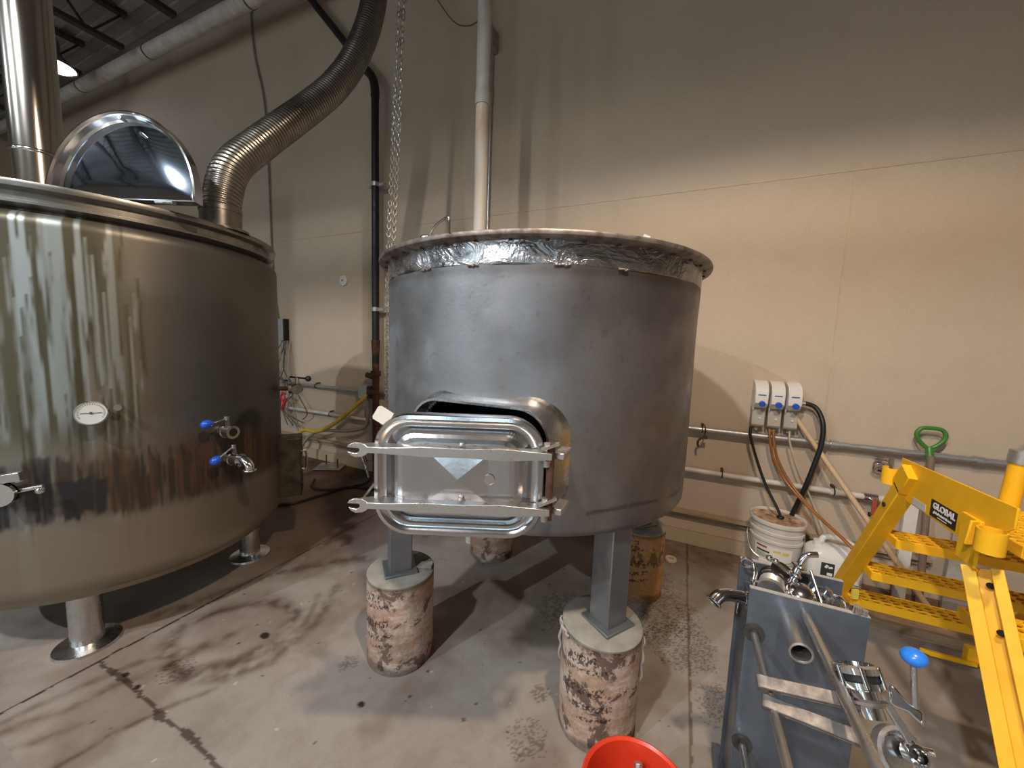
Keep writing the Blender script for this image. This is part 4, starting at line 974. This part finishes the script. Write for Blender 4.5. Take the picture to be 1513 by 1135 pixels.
# ------------------------------------------------------------------ concrete piers
pl = ['peeling cardboard-formed concrete pier, front left, in front of the manway door', 'torn scorched concrete pier, front right, next to the red bucket', 'concrete pier at the back left, half hidden under the manway door', 'orange-brown concrete pier at the back right, behind the front right leg']
for i, (lx, ly) in enumerate(piers):
    t = thing('concrete_pier', (lx, ly, 0), pl[i], 'pier', 'round concrete piers under the mash vessel')
    R_ = .153; h = PZ[i]
    prof = [(R_ - .004, 0)] + [(R_, z_) for z_ in np.linspace(.004, h - .012, 120)]
    mb = MB().lathe(prof, (lx, ly, 0), (0, 0, 1), 360, xref=(1, 0, 0)); vv = np.array([tuple(v_) for v_ in mb.v]); th = np.arctan2(vv[:, 1] - ly, vv[:, 0] - lx); S = th * R_
    d_ = .004 * (fbm(S + 9, vv[:, 2], 14, 60 + i) - .5)
    vv[:, 0] += d_ * np.cos(th); vv[:, 1] += d_ * np.sin(th); mb.v = vv.tolist(); zz = vv[:, 2]
    k_ = np.ones((len(vv), 3))
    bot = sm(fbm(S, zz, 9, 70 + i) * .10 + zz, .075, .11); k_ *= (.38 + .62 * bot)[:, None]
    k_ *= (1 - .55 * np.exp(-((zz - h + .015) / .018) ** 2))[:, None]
    if i == 3:
        for zc, hh in ((.30, .02), (.34, .01), (.25, .03)): k_ *= (1 - .6 * (np.abs(zz - zc) < hh) * (fbm(S * 3, zz, 30, 90, 2) > .52))[:, None]
    # rows of faded print
    for zc, hh, a0, a1 in ((h - .07, .020, -130, -85), (h - .11, .008, -130, -70), (h - .19, .016, -140, -70), (h - .255, .012, -120, -60), (h - .30, .007, -110, -60)):
        if i == 2: continue
        tdg = np.degrees(th); row = (np.abs(zz - zc - .0006 * (tdg + 100)) < hh) * (tdg > a0) * (tdg < a1)
        cell = (vnoise2(tdg * .55, zz * 160, 1, 200 + i) > .52)
        k_ *= (1 - .8 * row * cell)[:, None]
    c4 = np.concatenate([k_, np.ones((len(vv), 1))], 1)
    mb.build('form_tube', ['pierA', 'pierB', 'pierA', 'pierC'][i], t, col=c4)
    MB().lathe([(R_, h - .014), (R_ + .001, h - .006), (R_ - .006, h), (.07, h + .0015), (0, h + .001)], (lx, ly, 0), seg=72).build('concrete_cap', 'piertop', t)
    if i == 1:
        for a0, a1, z0_, z1_, sp in ((-162, -166, h - .005, h - .20, 5), (-128, -165, h - .018, h - .012, 4), (2, -4, h - .02, h - .19, 5)):
            pp = []
            for q in range(9):
                f_ = q / 8; a_ = math.radians(a0 + (a1 - a0) * f_); rr_ = R_ + .006 + .004 * math.sin(q * 2.1); pp.append((lx + rr_ * math.cos(a_), ly + rr_ * math.sin(a_), z0_ + (z1_ - z0_) * f_))
            MB().tube(smooth_path(pp, 3), [(.0065 * (1 - .5 * abs(2 * k / 24 - 1))) for k in range(25)], 8).build('torn_strip', 'paneledge', t)
    if i == 0:
        MB().box((lx + .075, ly + .045, h + .008), (.12, .045, .010), rot=(0, -.05, .4)).build('steel_shim', 'piertop', t)
# ------------------------------------------------------------------ yellow rolling ladder
t = thing('rolling_ladder', (1.1, 2.0, 0), 'safety yellow rolling ladder with perforated treads at the right edge', 'ladder')
LX = .86
def gripstrut(x0, x1, y0, y1, z, name, par, along_x=True):
    """anti-slip plank: punched diamonds in the top, plain lip in front and behind"""
    mb = MB(); nx_ = max(2, int(round((x1 - x0) / .043))); ny_ = max(1, int(round((y1 - y0) / .029)))
    dx, dy = (x1 - x0) / nx_, (y1 - y0) / ny_
    for j in range(ny_):
        sh = .5 * dx if j % 2 else 0
        for i in range(nx_):
            cx_, cy_ = x0 + dx * (i + .5), y0 + dy * (j + .5)
            o = [(-.5, -.5), (0, -.5), (.5, -.5), (.5, 0), (.5, .5), (0, .5), (-.5, .5), (-.5, 0)]
            inn = [(-.24, -.34), (0, -.41), (.24, -.34), (.33, 0), (.24, .34), (0, .41), (-.24, .34), (-.33, 0)]
            k = .10
            vo = [(cx_ + a_ * dx, cy_ + b_ * dy, z) for a_, b_ in o]; vi = [(cx_ + (a_ + b_ * .45) * dx, cy_ + b_ * dy, z + .003) for a_, b_ in inn]
            b0 = [(p[0], p[1], p[2] - .003) for p in vo]; b1 = [(p[0], p[1], p[2] - .006) for p in vi]
            vs = vo + vi + b1; fs = []
            for q in range(8):
                r_ = (q + 1) % 8; fs.append((q, r_, 8 + r_, 8 + q)); fs.append((8 + q, 8 + r_, 16 + r_, 16 + q))
            mb.add(vs, fs)
    tr_ = mb.build(name, 'yellow', par, angle=30)
    fl_ = MB().box(((x0 + x1) / 2, y0 - .002, z - .018), (x1 - x0, .004, .036)).box(((x0 + x1) / 2, y1 + .002, z - .018), (x1 - x0, .004, .036)).box((x0, (y0 + y1) / 2, z - .018), (.004, y1 - y0, .034)).box((x1, (y0 + y1) / 2, z - .018), (.004, y1 - y0, .034))
    fl_.box(((x0 + x1) / 2, (y0 + y1) / 2, z - .034), (x1 - x0, y1 - y0, .002)).build('tread_lip_and_shade_tray', 'yellow', tr_)  # underside plate added to close the channel and darken the punched holes
    return tr_
gripstrut(.885, 1.49, 2.385, 2.50, .262, 'tread', t)
gripstrut(.885, 1.49, 2.215, 2.33, .50, 'tread', t)
gripstrut(.885, 1.49, 2.055, 2.17, .735, 'tread', t)
gripstrut(.985, 1.50, 1.63, 2.03, .945, 'platform_deck', t)
def channel(mb, p0, p1, w, d, th_=.005, openn=V((0, -1, 0))):
    """C-profile bar, open towards openn"""
    p0, p1 = V(p0), V(p1); a = (p1 - p0).normalized(); o = (openn - a * openn.dot(a)).normalized(); s_ = a.cross(o).normalized()
    L = (p1 - p0).length; c = (p0 + p1) / 2
    mb.box(c, (w, L, th_), ax=(s_, a, o)); 
    for k, lw in ((-1, .026), (1, .030)):
        mb.box(c + s_ * (k * (w / 2 - th_ / 2)) + o * (d / 2), (th_, L, d), ax=(s_, a, o))
        mb.box(c + s_ * (k * (w / 2 - lw / 2)) + o * d, (lw, L, th_), ax=(s_, a, o))
    return mb
# back stringers carrying the treads (left one seen whole)
for sx, nm in ((LX, 'back_stringer'), (1.515, 'back_stringer')):
    MB().beam((sx, 1.99, .985), (sx, 2.62, .02), .055, .058, up=(1, 0, 0)).build(nm, 'yellow', t, bevel=.003)
    s2 = MB().box((sx, 1.975, 1.02), (.058, .10, .075), rot=(math.radians(-57), 0, 0)).build('stringer_head', 'yellow', t, bevel=.003)
MB().cyl((.832, 2.17, .79), (.826, 2.17, .79), .01, seg=12).cyl((.832, 2.06, .88), (.826, 2.06, .88), .01, seg=12).build('stringer_bolt', 'black', t)
# side plate with the maker's decal, in the plane x = LX
pl_ = [(2.045, 1.093), (1.46, 1.108), (1.462, 1.048), (1.52, 1.0), (1.62, .90), (1.66, .93), (1.81, .935), (1.965, .935), (2.02, .96)]
sp = MB().prism([(-a_, b_) for a_, b_ in pl_], (LX + .004, 0, 0), (0, -1, 0), (0, 0, 1), .006).build('side_plate', 'yellow', t, bevel=.001)
dx_ = LX - .0035
o1, o2, o3, o4 = V((dx_, 1.812, .997)), V((dx_, 1.673, .994)), V((dx_, 1.679, .935)), V((dx_, 1.812, .945))
dec = MB().prism([(-1.815, 1.003), (-1.676, 1.003), (-1.676, .943), (-1.815, .943)], (LX - .0022, 0, 0), (0, -1, 0), (0, 0, 1), -.001)
for i_ in range(len(dec.v)): dec.v[i_] = (LX - .0025 - (.0 if i_ < 4 else .0012), dec.v[i_][1], dec.v[i_][2])
dec = dec.build('decal', 'signblack', sp)
text_mesh('decal_lettering', 'GLOBAL', .030, (LX - .0042, 1.742, .984), (0, -1, 0), (0, 0, 1), 'signwhite', dec, ext=.0004, bold=.0012, sx=1.05)
text_mesh('decal_lettering', 'globalindustrial.com', .0125, (LX - .0042, 1.745, .962), (0, -1, 0), (0, 0, 1), 'signwhite', dec, ext=.0003, bold=.0004)
MB().box((LX - .004, 1.745, .950), (.0006, .05, .0025)).build('decal_lettering', 'signwhite', dec)
MB().box((LX - .0035, 1.885, .953), (.0012, .085, .026)).build('silver_label', 'silvertape', sp)
# guard-rail sockets and posts
def c_socket(c, r_, h, name, a0=0, a1=360):
    mb = MB(); n_ = 24; vs = []; fs = []
    for k in range(n_ + 1):
        a_ = math.radians(a0 + (a1 - a0) * k / n_)
        for rr_, z_ in ((r_, -h / 2), (r_, h / 2), (r_ - .005, h / 2), (r_ - .005, -h / 2)): vs.append((c[0] + rr_ * math.cos(a_), c[1] + rr_ * math.sin(a_), c[2] + z_))
    for k in range(n_):
        for q in range(4):
            w = (q + 1) % 4; fs.append((k * 4 + q, k * 4 + w, (k + 1) * 4 + w, (k + 1) * 4 + q))
    return mb.add(vs, fs).build(name, 'yellow', t, angle=40)
c_socket((LX - .026, 1.487, .995), .030, .066, 'rail_socket', 0, 360)
c_socket((LX - .026, 2.055, 1.01), .028, .068, 'rail_socket', 90, 300)
br = MB().box((LX - .008, 1.60, .95), (.010, .085, .15)).box((LX - .022, 1.565, .985), (.03, .008, .08), rot=(.1, 0, .35)); br.build('leg_bracket', 'yellow', t, bevel=.003)
for y_, z_ in ((1.545, 1.0), (1.555, .835), (1.49, .73)): MB().lathe([(0, .010), (.006, .010), (.009, .004), (.009, 0)], (LX + (-.012 if z_ > .9 else .03), y_, z_), (-1, -.5, .3), 12).build('bolt', 'black', t)
MB().cyl((LX - .03, 2.08, 1.02), (LX - .055, 2.09, 1.022), .008, seg=12).build('bolt', 'black', t)
# front legs : open channels coming down towards the viewer
for sx in (LX + .018, 1.49):
    mb = MB(); channel(mb, (sx + .012, 1.60, .865), (sx + .012, 1.10, .02), .084, .032, .005, V((-.47, -.74, .47))); mb.build('front_leg', 'yellow', t, bevel=.0015)
    MB().box((sx + .012, 1.08, .012), (.12, .12, .022)).build('rubber_foot', 'black', t, bevel=.004)
MB().beam((LX + .03, 1.52, .70), (1.49, 1.52, .70), .03, .04).build('cross_brace', 'yellow', t, bevel=.002)
MB().beam((LX + .03, 1.24, .26), (1.49, 1.24, .26), .03, .04).build('cross_brace', 'yellow', t, bevel=.002)
gripstrut(.93, 1.46, 1.62, 1.74, .66, 'front_tread', t)
# guard posts
MB().cyl((1.185, 2.06, .95), (1.195, 2.06, 1.125), .027, seg=24).build('guard_post', 'yellow', t)
gp = MB().cyl((1.196, 2.06, 1.12), (1.199, 2.06, 1.17), .034, seg=24).cyl((1.199, 2.06, 1.16), (1.256, 2.03, 1.265), .022, seg=20).build('pipe_clamp', 'steel_pipe', t)
MB().cyl((1.196, 2.028, 1.147), (1.196, 2.022, 1.147), .008, seg=10).build('grub_screw', 'black', gp)
# outrigger foot on the floor
MB().box((1.42, 2.52, .05), (.05, .04, .08)).prism([(0, 0), (.22, .0), (.20, .02), (.03, .03)], (1.22, 2.50, .03), (1, 0, 0), (0, -1, .2), .02).build('outrigger', 'yellow', t, bevel=.003)
MB().cyl((1.44, 2.50, .05), (1.48, 2.50, .05), .045, seg=24).build('caster', 'black', t)
MB().box((LX + .03, 2.36, .30), (.03, .01, .05), rot=(0, 0, .3)).build('warning_sticker', 'inkyellow', t)

# ------------------------------------------------------------------ dark parts stand
t = thing('panel_stand', (.37, 1.35, 0), 'dark slate-blue twin-panel parts stand with rods, in the right foreground', 'stand')
bx0, bx1, yf, yb, zt = .237, .515, 1.262, 1.445, .80
MB().box(((bx0 + bx1) / 2, yf + .0065, zt / 2), (bx1 - bx0, .013, zt)).build('front_panel', 'panel', t, bevel=.0008)
MB().box(((bx0 + bx1) / 2, yf + .0065, zt + .0012), (bx1 - bx0, .0128, .0024)).build('front_edge_strip', 'paneledge', t)
MB().box(((bx0 + bx1) / 2 - .003, yb, (zt - .004) / 2), (bx1 - bx0, .011, zt - .004)).build('rear_panel', 'panel', t, bevel=.0008)
MB().box(((bx0 + bx1) / 2 - .003, yb, zt - .0015), (bx1 - bx0, .011, .0026)).build('rear_edge_strip', 'paneledge', t)
MB().box((bx0 + .012, (yf + yb) / 2 + .002, .36), (.012, yb - yf - .02, .68)).build('side_panel', 'panel', t, bevel=.0008)
MB().box(((bx0 + bx1) / 2, (yf + yb) / 2, .72), (bx1 - bx0 - .03, yb - yf - .02, .012)).build('shelf', 'panel', t)
MB().box(((bx0 + bx1) / 2, (yf + yb) / 2, .012), (bx1 - bx0 + .05, yb - yf + .1, .024)).build('base', 'panel', t, bevel=.003)
def rod(p0, L_, r_, mat='steel', washer=0, d_=(0.0, -1, 0)):
    p0 = V(p0); d_ = V(d_).normalized(); ro = MB().cyl(p0, p0 + d_ * L_, r_, seg=24).build('rod', mat, t)
    if washer: MB().cyl(p0 + d_ * .0, p0 + d_ * .006, washer, seg=32).cyl(p0 + d_ * .006, p0 + d_ * .016, washer * .5, seg=6).build('washer', 'flange', ro)
rod((.373, yf, .770), .62, .0112, 'bar'); rod((.258, yf, .664), .55, .0100, 'bar', washer=.027); rod((.259, yf, .292), .42, .0095, 'bar', washer=.027)
rod((.2385, yf + .16, .66), .05, .003, d_=(-.2, -1, -.6)); 
ps = MB().tube([(.338, yf, .731), (.338, yf - .13, .731)], .0225, 32, cap=False).tube([(.338, yf, .731), (.338, yf - .13, .731)], .0205, 32, cap=False).torus((.338, yf - .13, .731), .0245, .0032, (0, 1, 0), 32, 8); ps.build('tube_stub', 'bar', t)
MB().cyl((.338, yf - .004, .731), (.338, yf - .006, .731), .0205, seg=24).build('tube_bore', 'black', t)
# fittings kept on the stand
def ferrule(mb, c, ax, r_): mb.cyl(V(c) - V(ax) * .003, V(c) + V(ax) * .003, r_, seg=28)
t2 = thing('pipe_elbow', (.2, 1.34, .72), 'polished stainless pipe elbow jutting left from the parts stand', 'fitting')
pp = smooth_path([(.262, 1.345, .722), (.225, 1.335, .722), (.19, 1.322, .725), (.165, 1.305, .722), (.150, 1.29, .707)], 6)
e_ = (pp[-1] - pp[-2]).normalized()
MB().tube(pp, .0195, 28, cap=False).torus(pp[-1], .021, .0035, e_, 28, 8).torus((.240, 1.3395, .722), .0205, .002, (1, .2, 0), 28, 6).build('elbow_tube', 'chrome', t2)
MB().cyl(pp[-1] - e_ * .004, pp[-1] - e_ * .002, .0185, seg=24).build('bore', 'black', t2)
t2 = thing('hose_spigot', (.26, 1.37, .80), 'small chrome curled spigot hooked on the left end of the parts stand', 'fitting')
MB().torus((.246, 1.385, .815), .016, .005, (.2, 1, .3), 24, 8).tube(smooth_path([(.262, 1.38, .82), (.266, 1.37, .80), (.262, 1.355, .775), (.264, 1.34, .75)], 5), [.009 - .00015 * k for k in range(16)], 14).torus((.262, 1.355, .778), .011, .004, (0, .3, 1), 16, 6).build('spigot_body', 'chrome', t2)
t2 = thing('pipe_coupling', (.305, 1.35, .78), 'ribbed dark and light threaded coupling lying between the stand panels', 'fitting')
ax_ = V((.25, .95, .12)).normalized(); c0 = V((.302, 1.32, .772))
mb = MB()
prof = [(0, 0), (.036, 0), (.036, .012)]
for k in range(6): prof += [(.0355, .014 + k * .006), (.0335, .017 + k * .006)]
prof += [(.036, .052), (.036, .064), (0, .064)]
mb.lathe(prof, c0, ax_, 40).build('ribbed_body', 'cast', t2); MB().torus(c0 + ax_ * .05, .034, .005, ax_, 36, 8).torus(c0 + ax_ * .078, .032, .006, ax_, 36, 8).build('rubber_ring', 'black', t2)
t2 = thing('check_valve', (.37, 1.37, .82), 'chrome check valve standing up with a curved spout, on top of the parts stand', 'valve')
mb = MB().lathe([(0, 0), (.034, .0), (.036, .006), (.034, .012), (.014, .022), (.012, .05), (.018, .055), (.018, .06), (.012, .065), (.011, .08), (.02, .085), (.02, .09), (.010, .095)], (.352, 1.36, .765), (.35, .25, 1), 32)
a_ = V((.35, .25, 1)).normalized(); e0 = V((.352, 1.36, .765)) + a_ * .09
mb.tube(smooth_path([e0, e0 + a_ * .02, e0 + V((.02, .01, .035)), e0 + V((.045, .015, .04))], 4), .009, 16)
mb.cyl(V((.352, 1.36, .765)) + a_ * .05, V((.30, 1.37, .855)), .006, seg=10).ball((.30, 1.37, .855), .010).ball((.318, 1.372, .848), .009)
mb.build('valve_body', 'chrome', t2)
MB().lathe([(0, 0), (.042, .0), (.044, .004), (.042, .008), (0, .008)], (.345, 1.385, .80), (.5, -.4, .8), 36).build('black_gasket', 'black', t2)
t2 = thing('end_cap', (.375, 1.33, .79), 'small bright steel end cap tilted between the stand panels', 'cap')
MB().lathe([(0, .016), (.02, .013), (.032, .006), (.036, 0), (.036, -.004), (.0, -.004)], (.375, 1.325, .79), (-.1, -.45, .9), 40).torus((.375, 1.325, .786), .035, .0035, (-.1, -.45, .9), 36, 6).build('cap_shell', 'chrome', t2)
MB().cyl((.41, 1.38, .84), (.43, 1.32, .77), .004, seg=10).build('pull_rod', 'steel', t2)
def clamp_ring(loc, R_, ax, label, mat='chrome', grp=None):
    t2 = thing('pipe_clamp_ring', loc, label, 'clamp', grp); ax = V(ax).normalized(); x_, y_, _ = frame(ax); c = V(loc)
    MB().lathe([(R_ - .006, -.006), (R_, -.008), (R_ + .003, 0), (R_, .008), (R_ - .006, .006), (R_ - .003, 0), (R_ - .006, -.006)], c, ax, 36).build('ring', mat, t2)
    q = c + x_ * (R_ + .010); MB().box(q, (.022, .012, .016), ax=(x_, y_, ax)).cyl(q + x_ * .004 - y_ * .02, q + x_ * .004 + y_ * .03, .003, seg=8).ball(q + x_ * .004 + y_ * .03, .008, (1, 1, 1), 10, 6).build('wing_nut', mat, t2)
    return t2
clamp_ring((.437, 1.35, .785), .026, (-.5, -.6, .6), 'chrome pipe clamp ring leaning between the stand panels, left of the pair')
clamp_ring((.466, 1.33, .778), .026, (-.7, -.5, .5), 'chrome pipe clamp ring leaning between the stand panels, right of the pair')
tag(MB().lathe([(0, 0), (.011, .0), (.011, .018), (0, .018)], (.487, 1.268, .8045), (0, 0, 1), 12).lathe([(0, 0), (.008, .0), (.008, .012), (0, .012)], (.503, 1.268, .8045), (0, 0, 1), 12).build('loose_nut', 'chrome'), 'tiny chrome nuts on the right end of the front panel edge', 'nut')
# two flat levers lying over the rods
def lever(p0, p1, w0, label):
    p0, p1 = V(p0), V(p1); L_ = (p1 - p0).length; x_ = (p1 - p0).normalized(); up = V((0, -.55, .83)); y_ = (up - x_ * up.dot(x_)).normalized(); 
    t2 = thing('clamp_lever', p0, label, 'lever', 'flat steel levers across the stand rods')
    out = [(0, -.012), (.010, -.016), (.028, -.0105), (L_ * .55, -.0105), (L_, -.008), (L_, .008), (L_ * .55, .0105), (.028, .0115), (.008, .016), (0, .012)]
    z_ = x_.cross(y_)
    ob = MB().prism(out, p0 - z_ * .016, x_, y_, .028).build('lever_bar', 'lever', t2, bevel=.002)
    MB().cyl(p0 + x_ * .025 + z_ * -.001, p0 + x_ * .025 + z_ * .0135, .0042, seg=12).build('pin_hole', 'black', t2)
    MB().prism([(.045, -.0035), (L_ * .8, -.003), (L_ * .8, .003), (.045, .0035)], p0 + z_ * .0122, x_, y_, .0012).build('raised_rib', 'lever', t2)
lever((.222, 1.0, .712), (.435, 1.0, .745), .02, 'flat grey steel lever across the rods, upper of the two')
lever((.236, 1.0, .668), (.445, .97, .685), .02, 'flat grey steel lever across the rods, lower of the two')
# butterfly valve with blue ball handle
t2 = thing('butterfly_valve', (.44, 1.0, .75), 'chrome butterfly valve with round blue handle knob on the parts stand', 'valve')
c0 = V((.418, 1.02, .775)); ax = V((-.22, .42, .72)).normalized()
mb = MB().lathe([(0, -.055), (.024, -.055), (.024, -.035), (.034, -.030), (.036, -.024), (.030, -.020), (.030, -.006), (.040, -.003), (.040, .009), (.034, .012), (.034, .022), (.042, .024), (.043, .036), (.036, .040), (.03, .040), (.028, .030), (0, .028)], c0, ax, 48)
x_, y_, _ = frame(ax)
for k in range(6):
    a_ = k * PI / 3; mb.cyl(c0 + (x_ * math.cos(a_) + y_ * math.sin(a_)) * .041 + ax * .0, c0 + (x_ * math.cos(a_) + y_ * math.sin(a_)) * .041 + ax * .038, .0048, seg=10)
vb = mb.build('valve_body', 'chrome', t2)
MB().lathe([(.0345, .010), (.0365, .012), (.0365, .022), (.0345, .024)], c0, ax, 48).build('dark_gasket', 'black', vb)
s0 = V((.455, .985, .785)); s1 = V((.505, .95, .775))
MB().prism([(0, -.020), (.012, -.018), (.030, -.009), (.055, -.012), (.055, .012), (.030, .010), (.012, .018), (0, .018)], (.452, .998, .795), (.8, -.5, -.3), (.1, .5, .8), .014).build('handle_yoke', 'chrome', t2, bevel=.004)
MB().cyl((.486, .975, .785), (.479, .988, .875), .0055, seg=16).build('handle_rod', 'steel', t2)
MB().ball((.478, .990, .893), .021, (1, 1, .78), 28, 16, ax=(V((1, 0, .2)).normalized(), V((0, 1, 0)), V((-.2, 0, 1)).normalized())).build('blue_knob', 'ballblue', t2)
# clamped end cap ring below it
t2 = thing('clamped_cap', (.46, .98, .70), 'round steel cap in a hinged clamp hanging below the blue-knobbed valve', 'cap')
ax = V((.28, -.72, .55)).normalized(); c0 = V((.468, .965, .690)); x_, y_, _ = frame(ax)
MB().lathe([(0, .004), (.018, .003), (.030, .001), (.035, .006), (.040, .006), (.041, -.004), (0, -.006)], c0, ax, 44).build('cap_plate', 'steel', t2)
rg_ = MB().lathe([(.0395, -.010), (.047, -.010), (.048, .010), (.041, .012), (.0395, .008)], c0, ax, 44).build('clamp_ring', 'cast', t2)
bs = c0 + V((.012, 0, .012)) + ax * .003
MB().lathe([(.010, .0), (.018, .0), (.0185, .022), (.014, .024), (.012, .010), (.009, .008)], bs, ax, 32).build('centre_socket', 'chrome', t2)
MB().cyl(bs + ax * .003, bs + ax * .006, .0125, seg=20).build('socket_bore', 'black', t2)
q = V((.487, 1.0, .735)); MB().prism([(0, -.010), (.06, -.008), (.075, -.016), (.095, -.015), (.105, 0), (.095, .015), (.075, .016), (.06, .008), (0, .010)], c0 + V((.02, .01, .03)), (-.55, .35, .75), (.7, .3, .3), .009).build('swing_bolt', 'bar', t2, bevel=.003)
MB().cyl(c0 - x_ * .05 - y_ * .01, c0 - x_ * .062 - y_ * .01 + ax * .012, .007, seg=12).ball(c0 + x_ * .056, .009).build('hinge_pin', 'chrome', t2)

# ------------------------------------------------------------------ red bucket with a tool in it
t = thing('red_bucket', (-.035, .975, 0), 'open red-orange plastic bucket at the bottom edge of the picture', 'bucket')
rc = V((-.020, .958, 0))
MB().lathe([(0, .0), (.105, .0), (.112, .01), (.142, .30), (.150, .302), (.152, .312), (.146, .316), (.139, .31), (.108, .015), (0, .008)], rc, seg=64).build('tub', 'red', t)
t2 = thing('socket_handle', (-.03, .98, .01), 'grey metal tool standing in the red bucket', 'tool')
MB().cyl((.035, .90, .014), (-.024, 1.05, .268), .0065, seg=16).build('shaft', 'steel', t2)
d_ = (V((-.024, 1.05, .268)) - V((.035, .90, .014))).normalized()
MB().cyl(V((-.024, 1.05, .268)) - d_ * .004, V((-.024, 1.05, .268)) + d_ * .024, .013, seg=8).build('head', 'cast', t2, bevel=.002)

# ------------------------------------------------------------------ overhead service pipes behind the viewer (they throw the bands on the wall)
t = thing('service_pipe', (-3.6, -1.0, 4.16), 'horizontal overhead service pipe behind the viewer', 'pipe')
MB().cyl((-12.9, -1.0, 4.20), (5.4, -1.0, 4.12), .068, seg=24).build('pipe_run', 'pipe_white', t)
for hx in (-10, -6.5, -.5, 3.0): MB().cyl((hx, -1.0, 4.15), (hx, -1.0, ZC), .006, seg=8).build('hanger_rod', 'steel_pipe', t)

# ------------------------------------------------------------------ lights
def spot(name, loc, target, power, colr, size, angle=160, blend=.3):
    d = bpy.data.lights.new(name, 'SPOT'); d.energy = power; d.color = colr; d.shadow_soft_size = size; d.spot_size = math.radians(angle); d.spot_blend = blend
    o = bpy.data.objects.new(name, d); COL.objects.link(o); o.location = loc
    o.rotation_euler = (V(target) - V(loc)).to_track_quat('-Z', 'Y').to_euler(); return o
def point(name, loc, power, colr, size):
    d = bpy.data.lights.new(name, 'POINT'); d.energy = power; d.color = colr; d.shadow_soft_size = size
    o = bpy.data.objects.new(name, d); COL.objects.link(o); o.location = loc; return o
spot('cool_lamp', (-3.68, -4.79, 5.16), (-3.68, -4.79, 0), 740, (.90, .96, 1.0), .05, 162, .5)
spot('warm_lamp', (.36, .29, 3.6), (.36, .29, 0), 235, (1.0, .77, .56), .06, 156, .25)
spot('neutral_fill', (-1.3, -2.6, 4.9), (-1.3, -2.6, 0), 600, (.98, .98, .97), .10, 158, .4)  # unseen neutral fill added behind the camera to brighten the nearer objects
point('ambient_fill', (-6.5, -3.5, 4.8), 60, (.85, .92, 1.0), .3)  # unseen weak light added at the far left for ambient
w = bpy.data.worlds.new('World'); scene.world = w; w.use_nodes = True
w.node_tree.nodes['Background'].inputs[0].default_value = (.55, .5, .45, 1); w.node_tree.nodes['Background'].inputs[1].default_value = .05
scene.view_settings.view_transform = 'Standard'; scene.view_settings.look = 'None'; scene.view_settings.gamma = 1; scene.view_settings.exposure = 0.0
scene.view_settings.use_curve_mapping = False
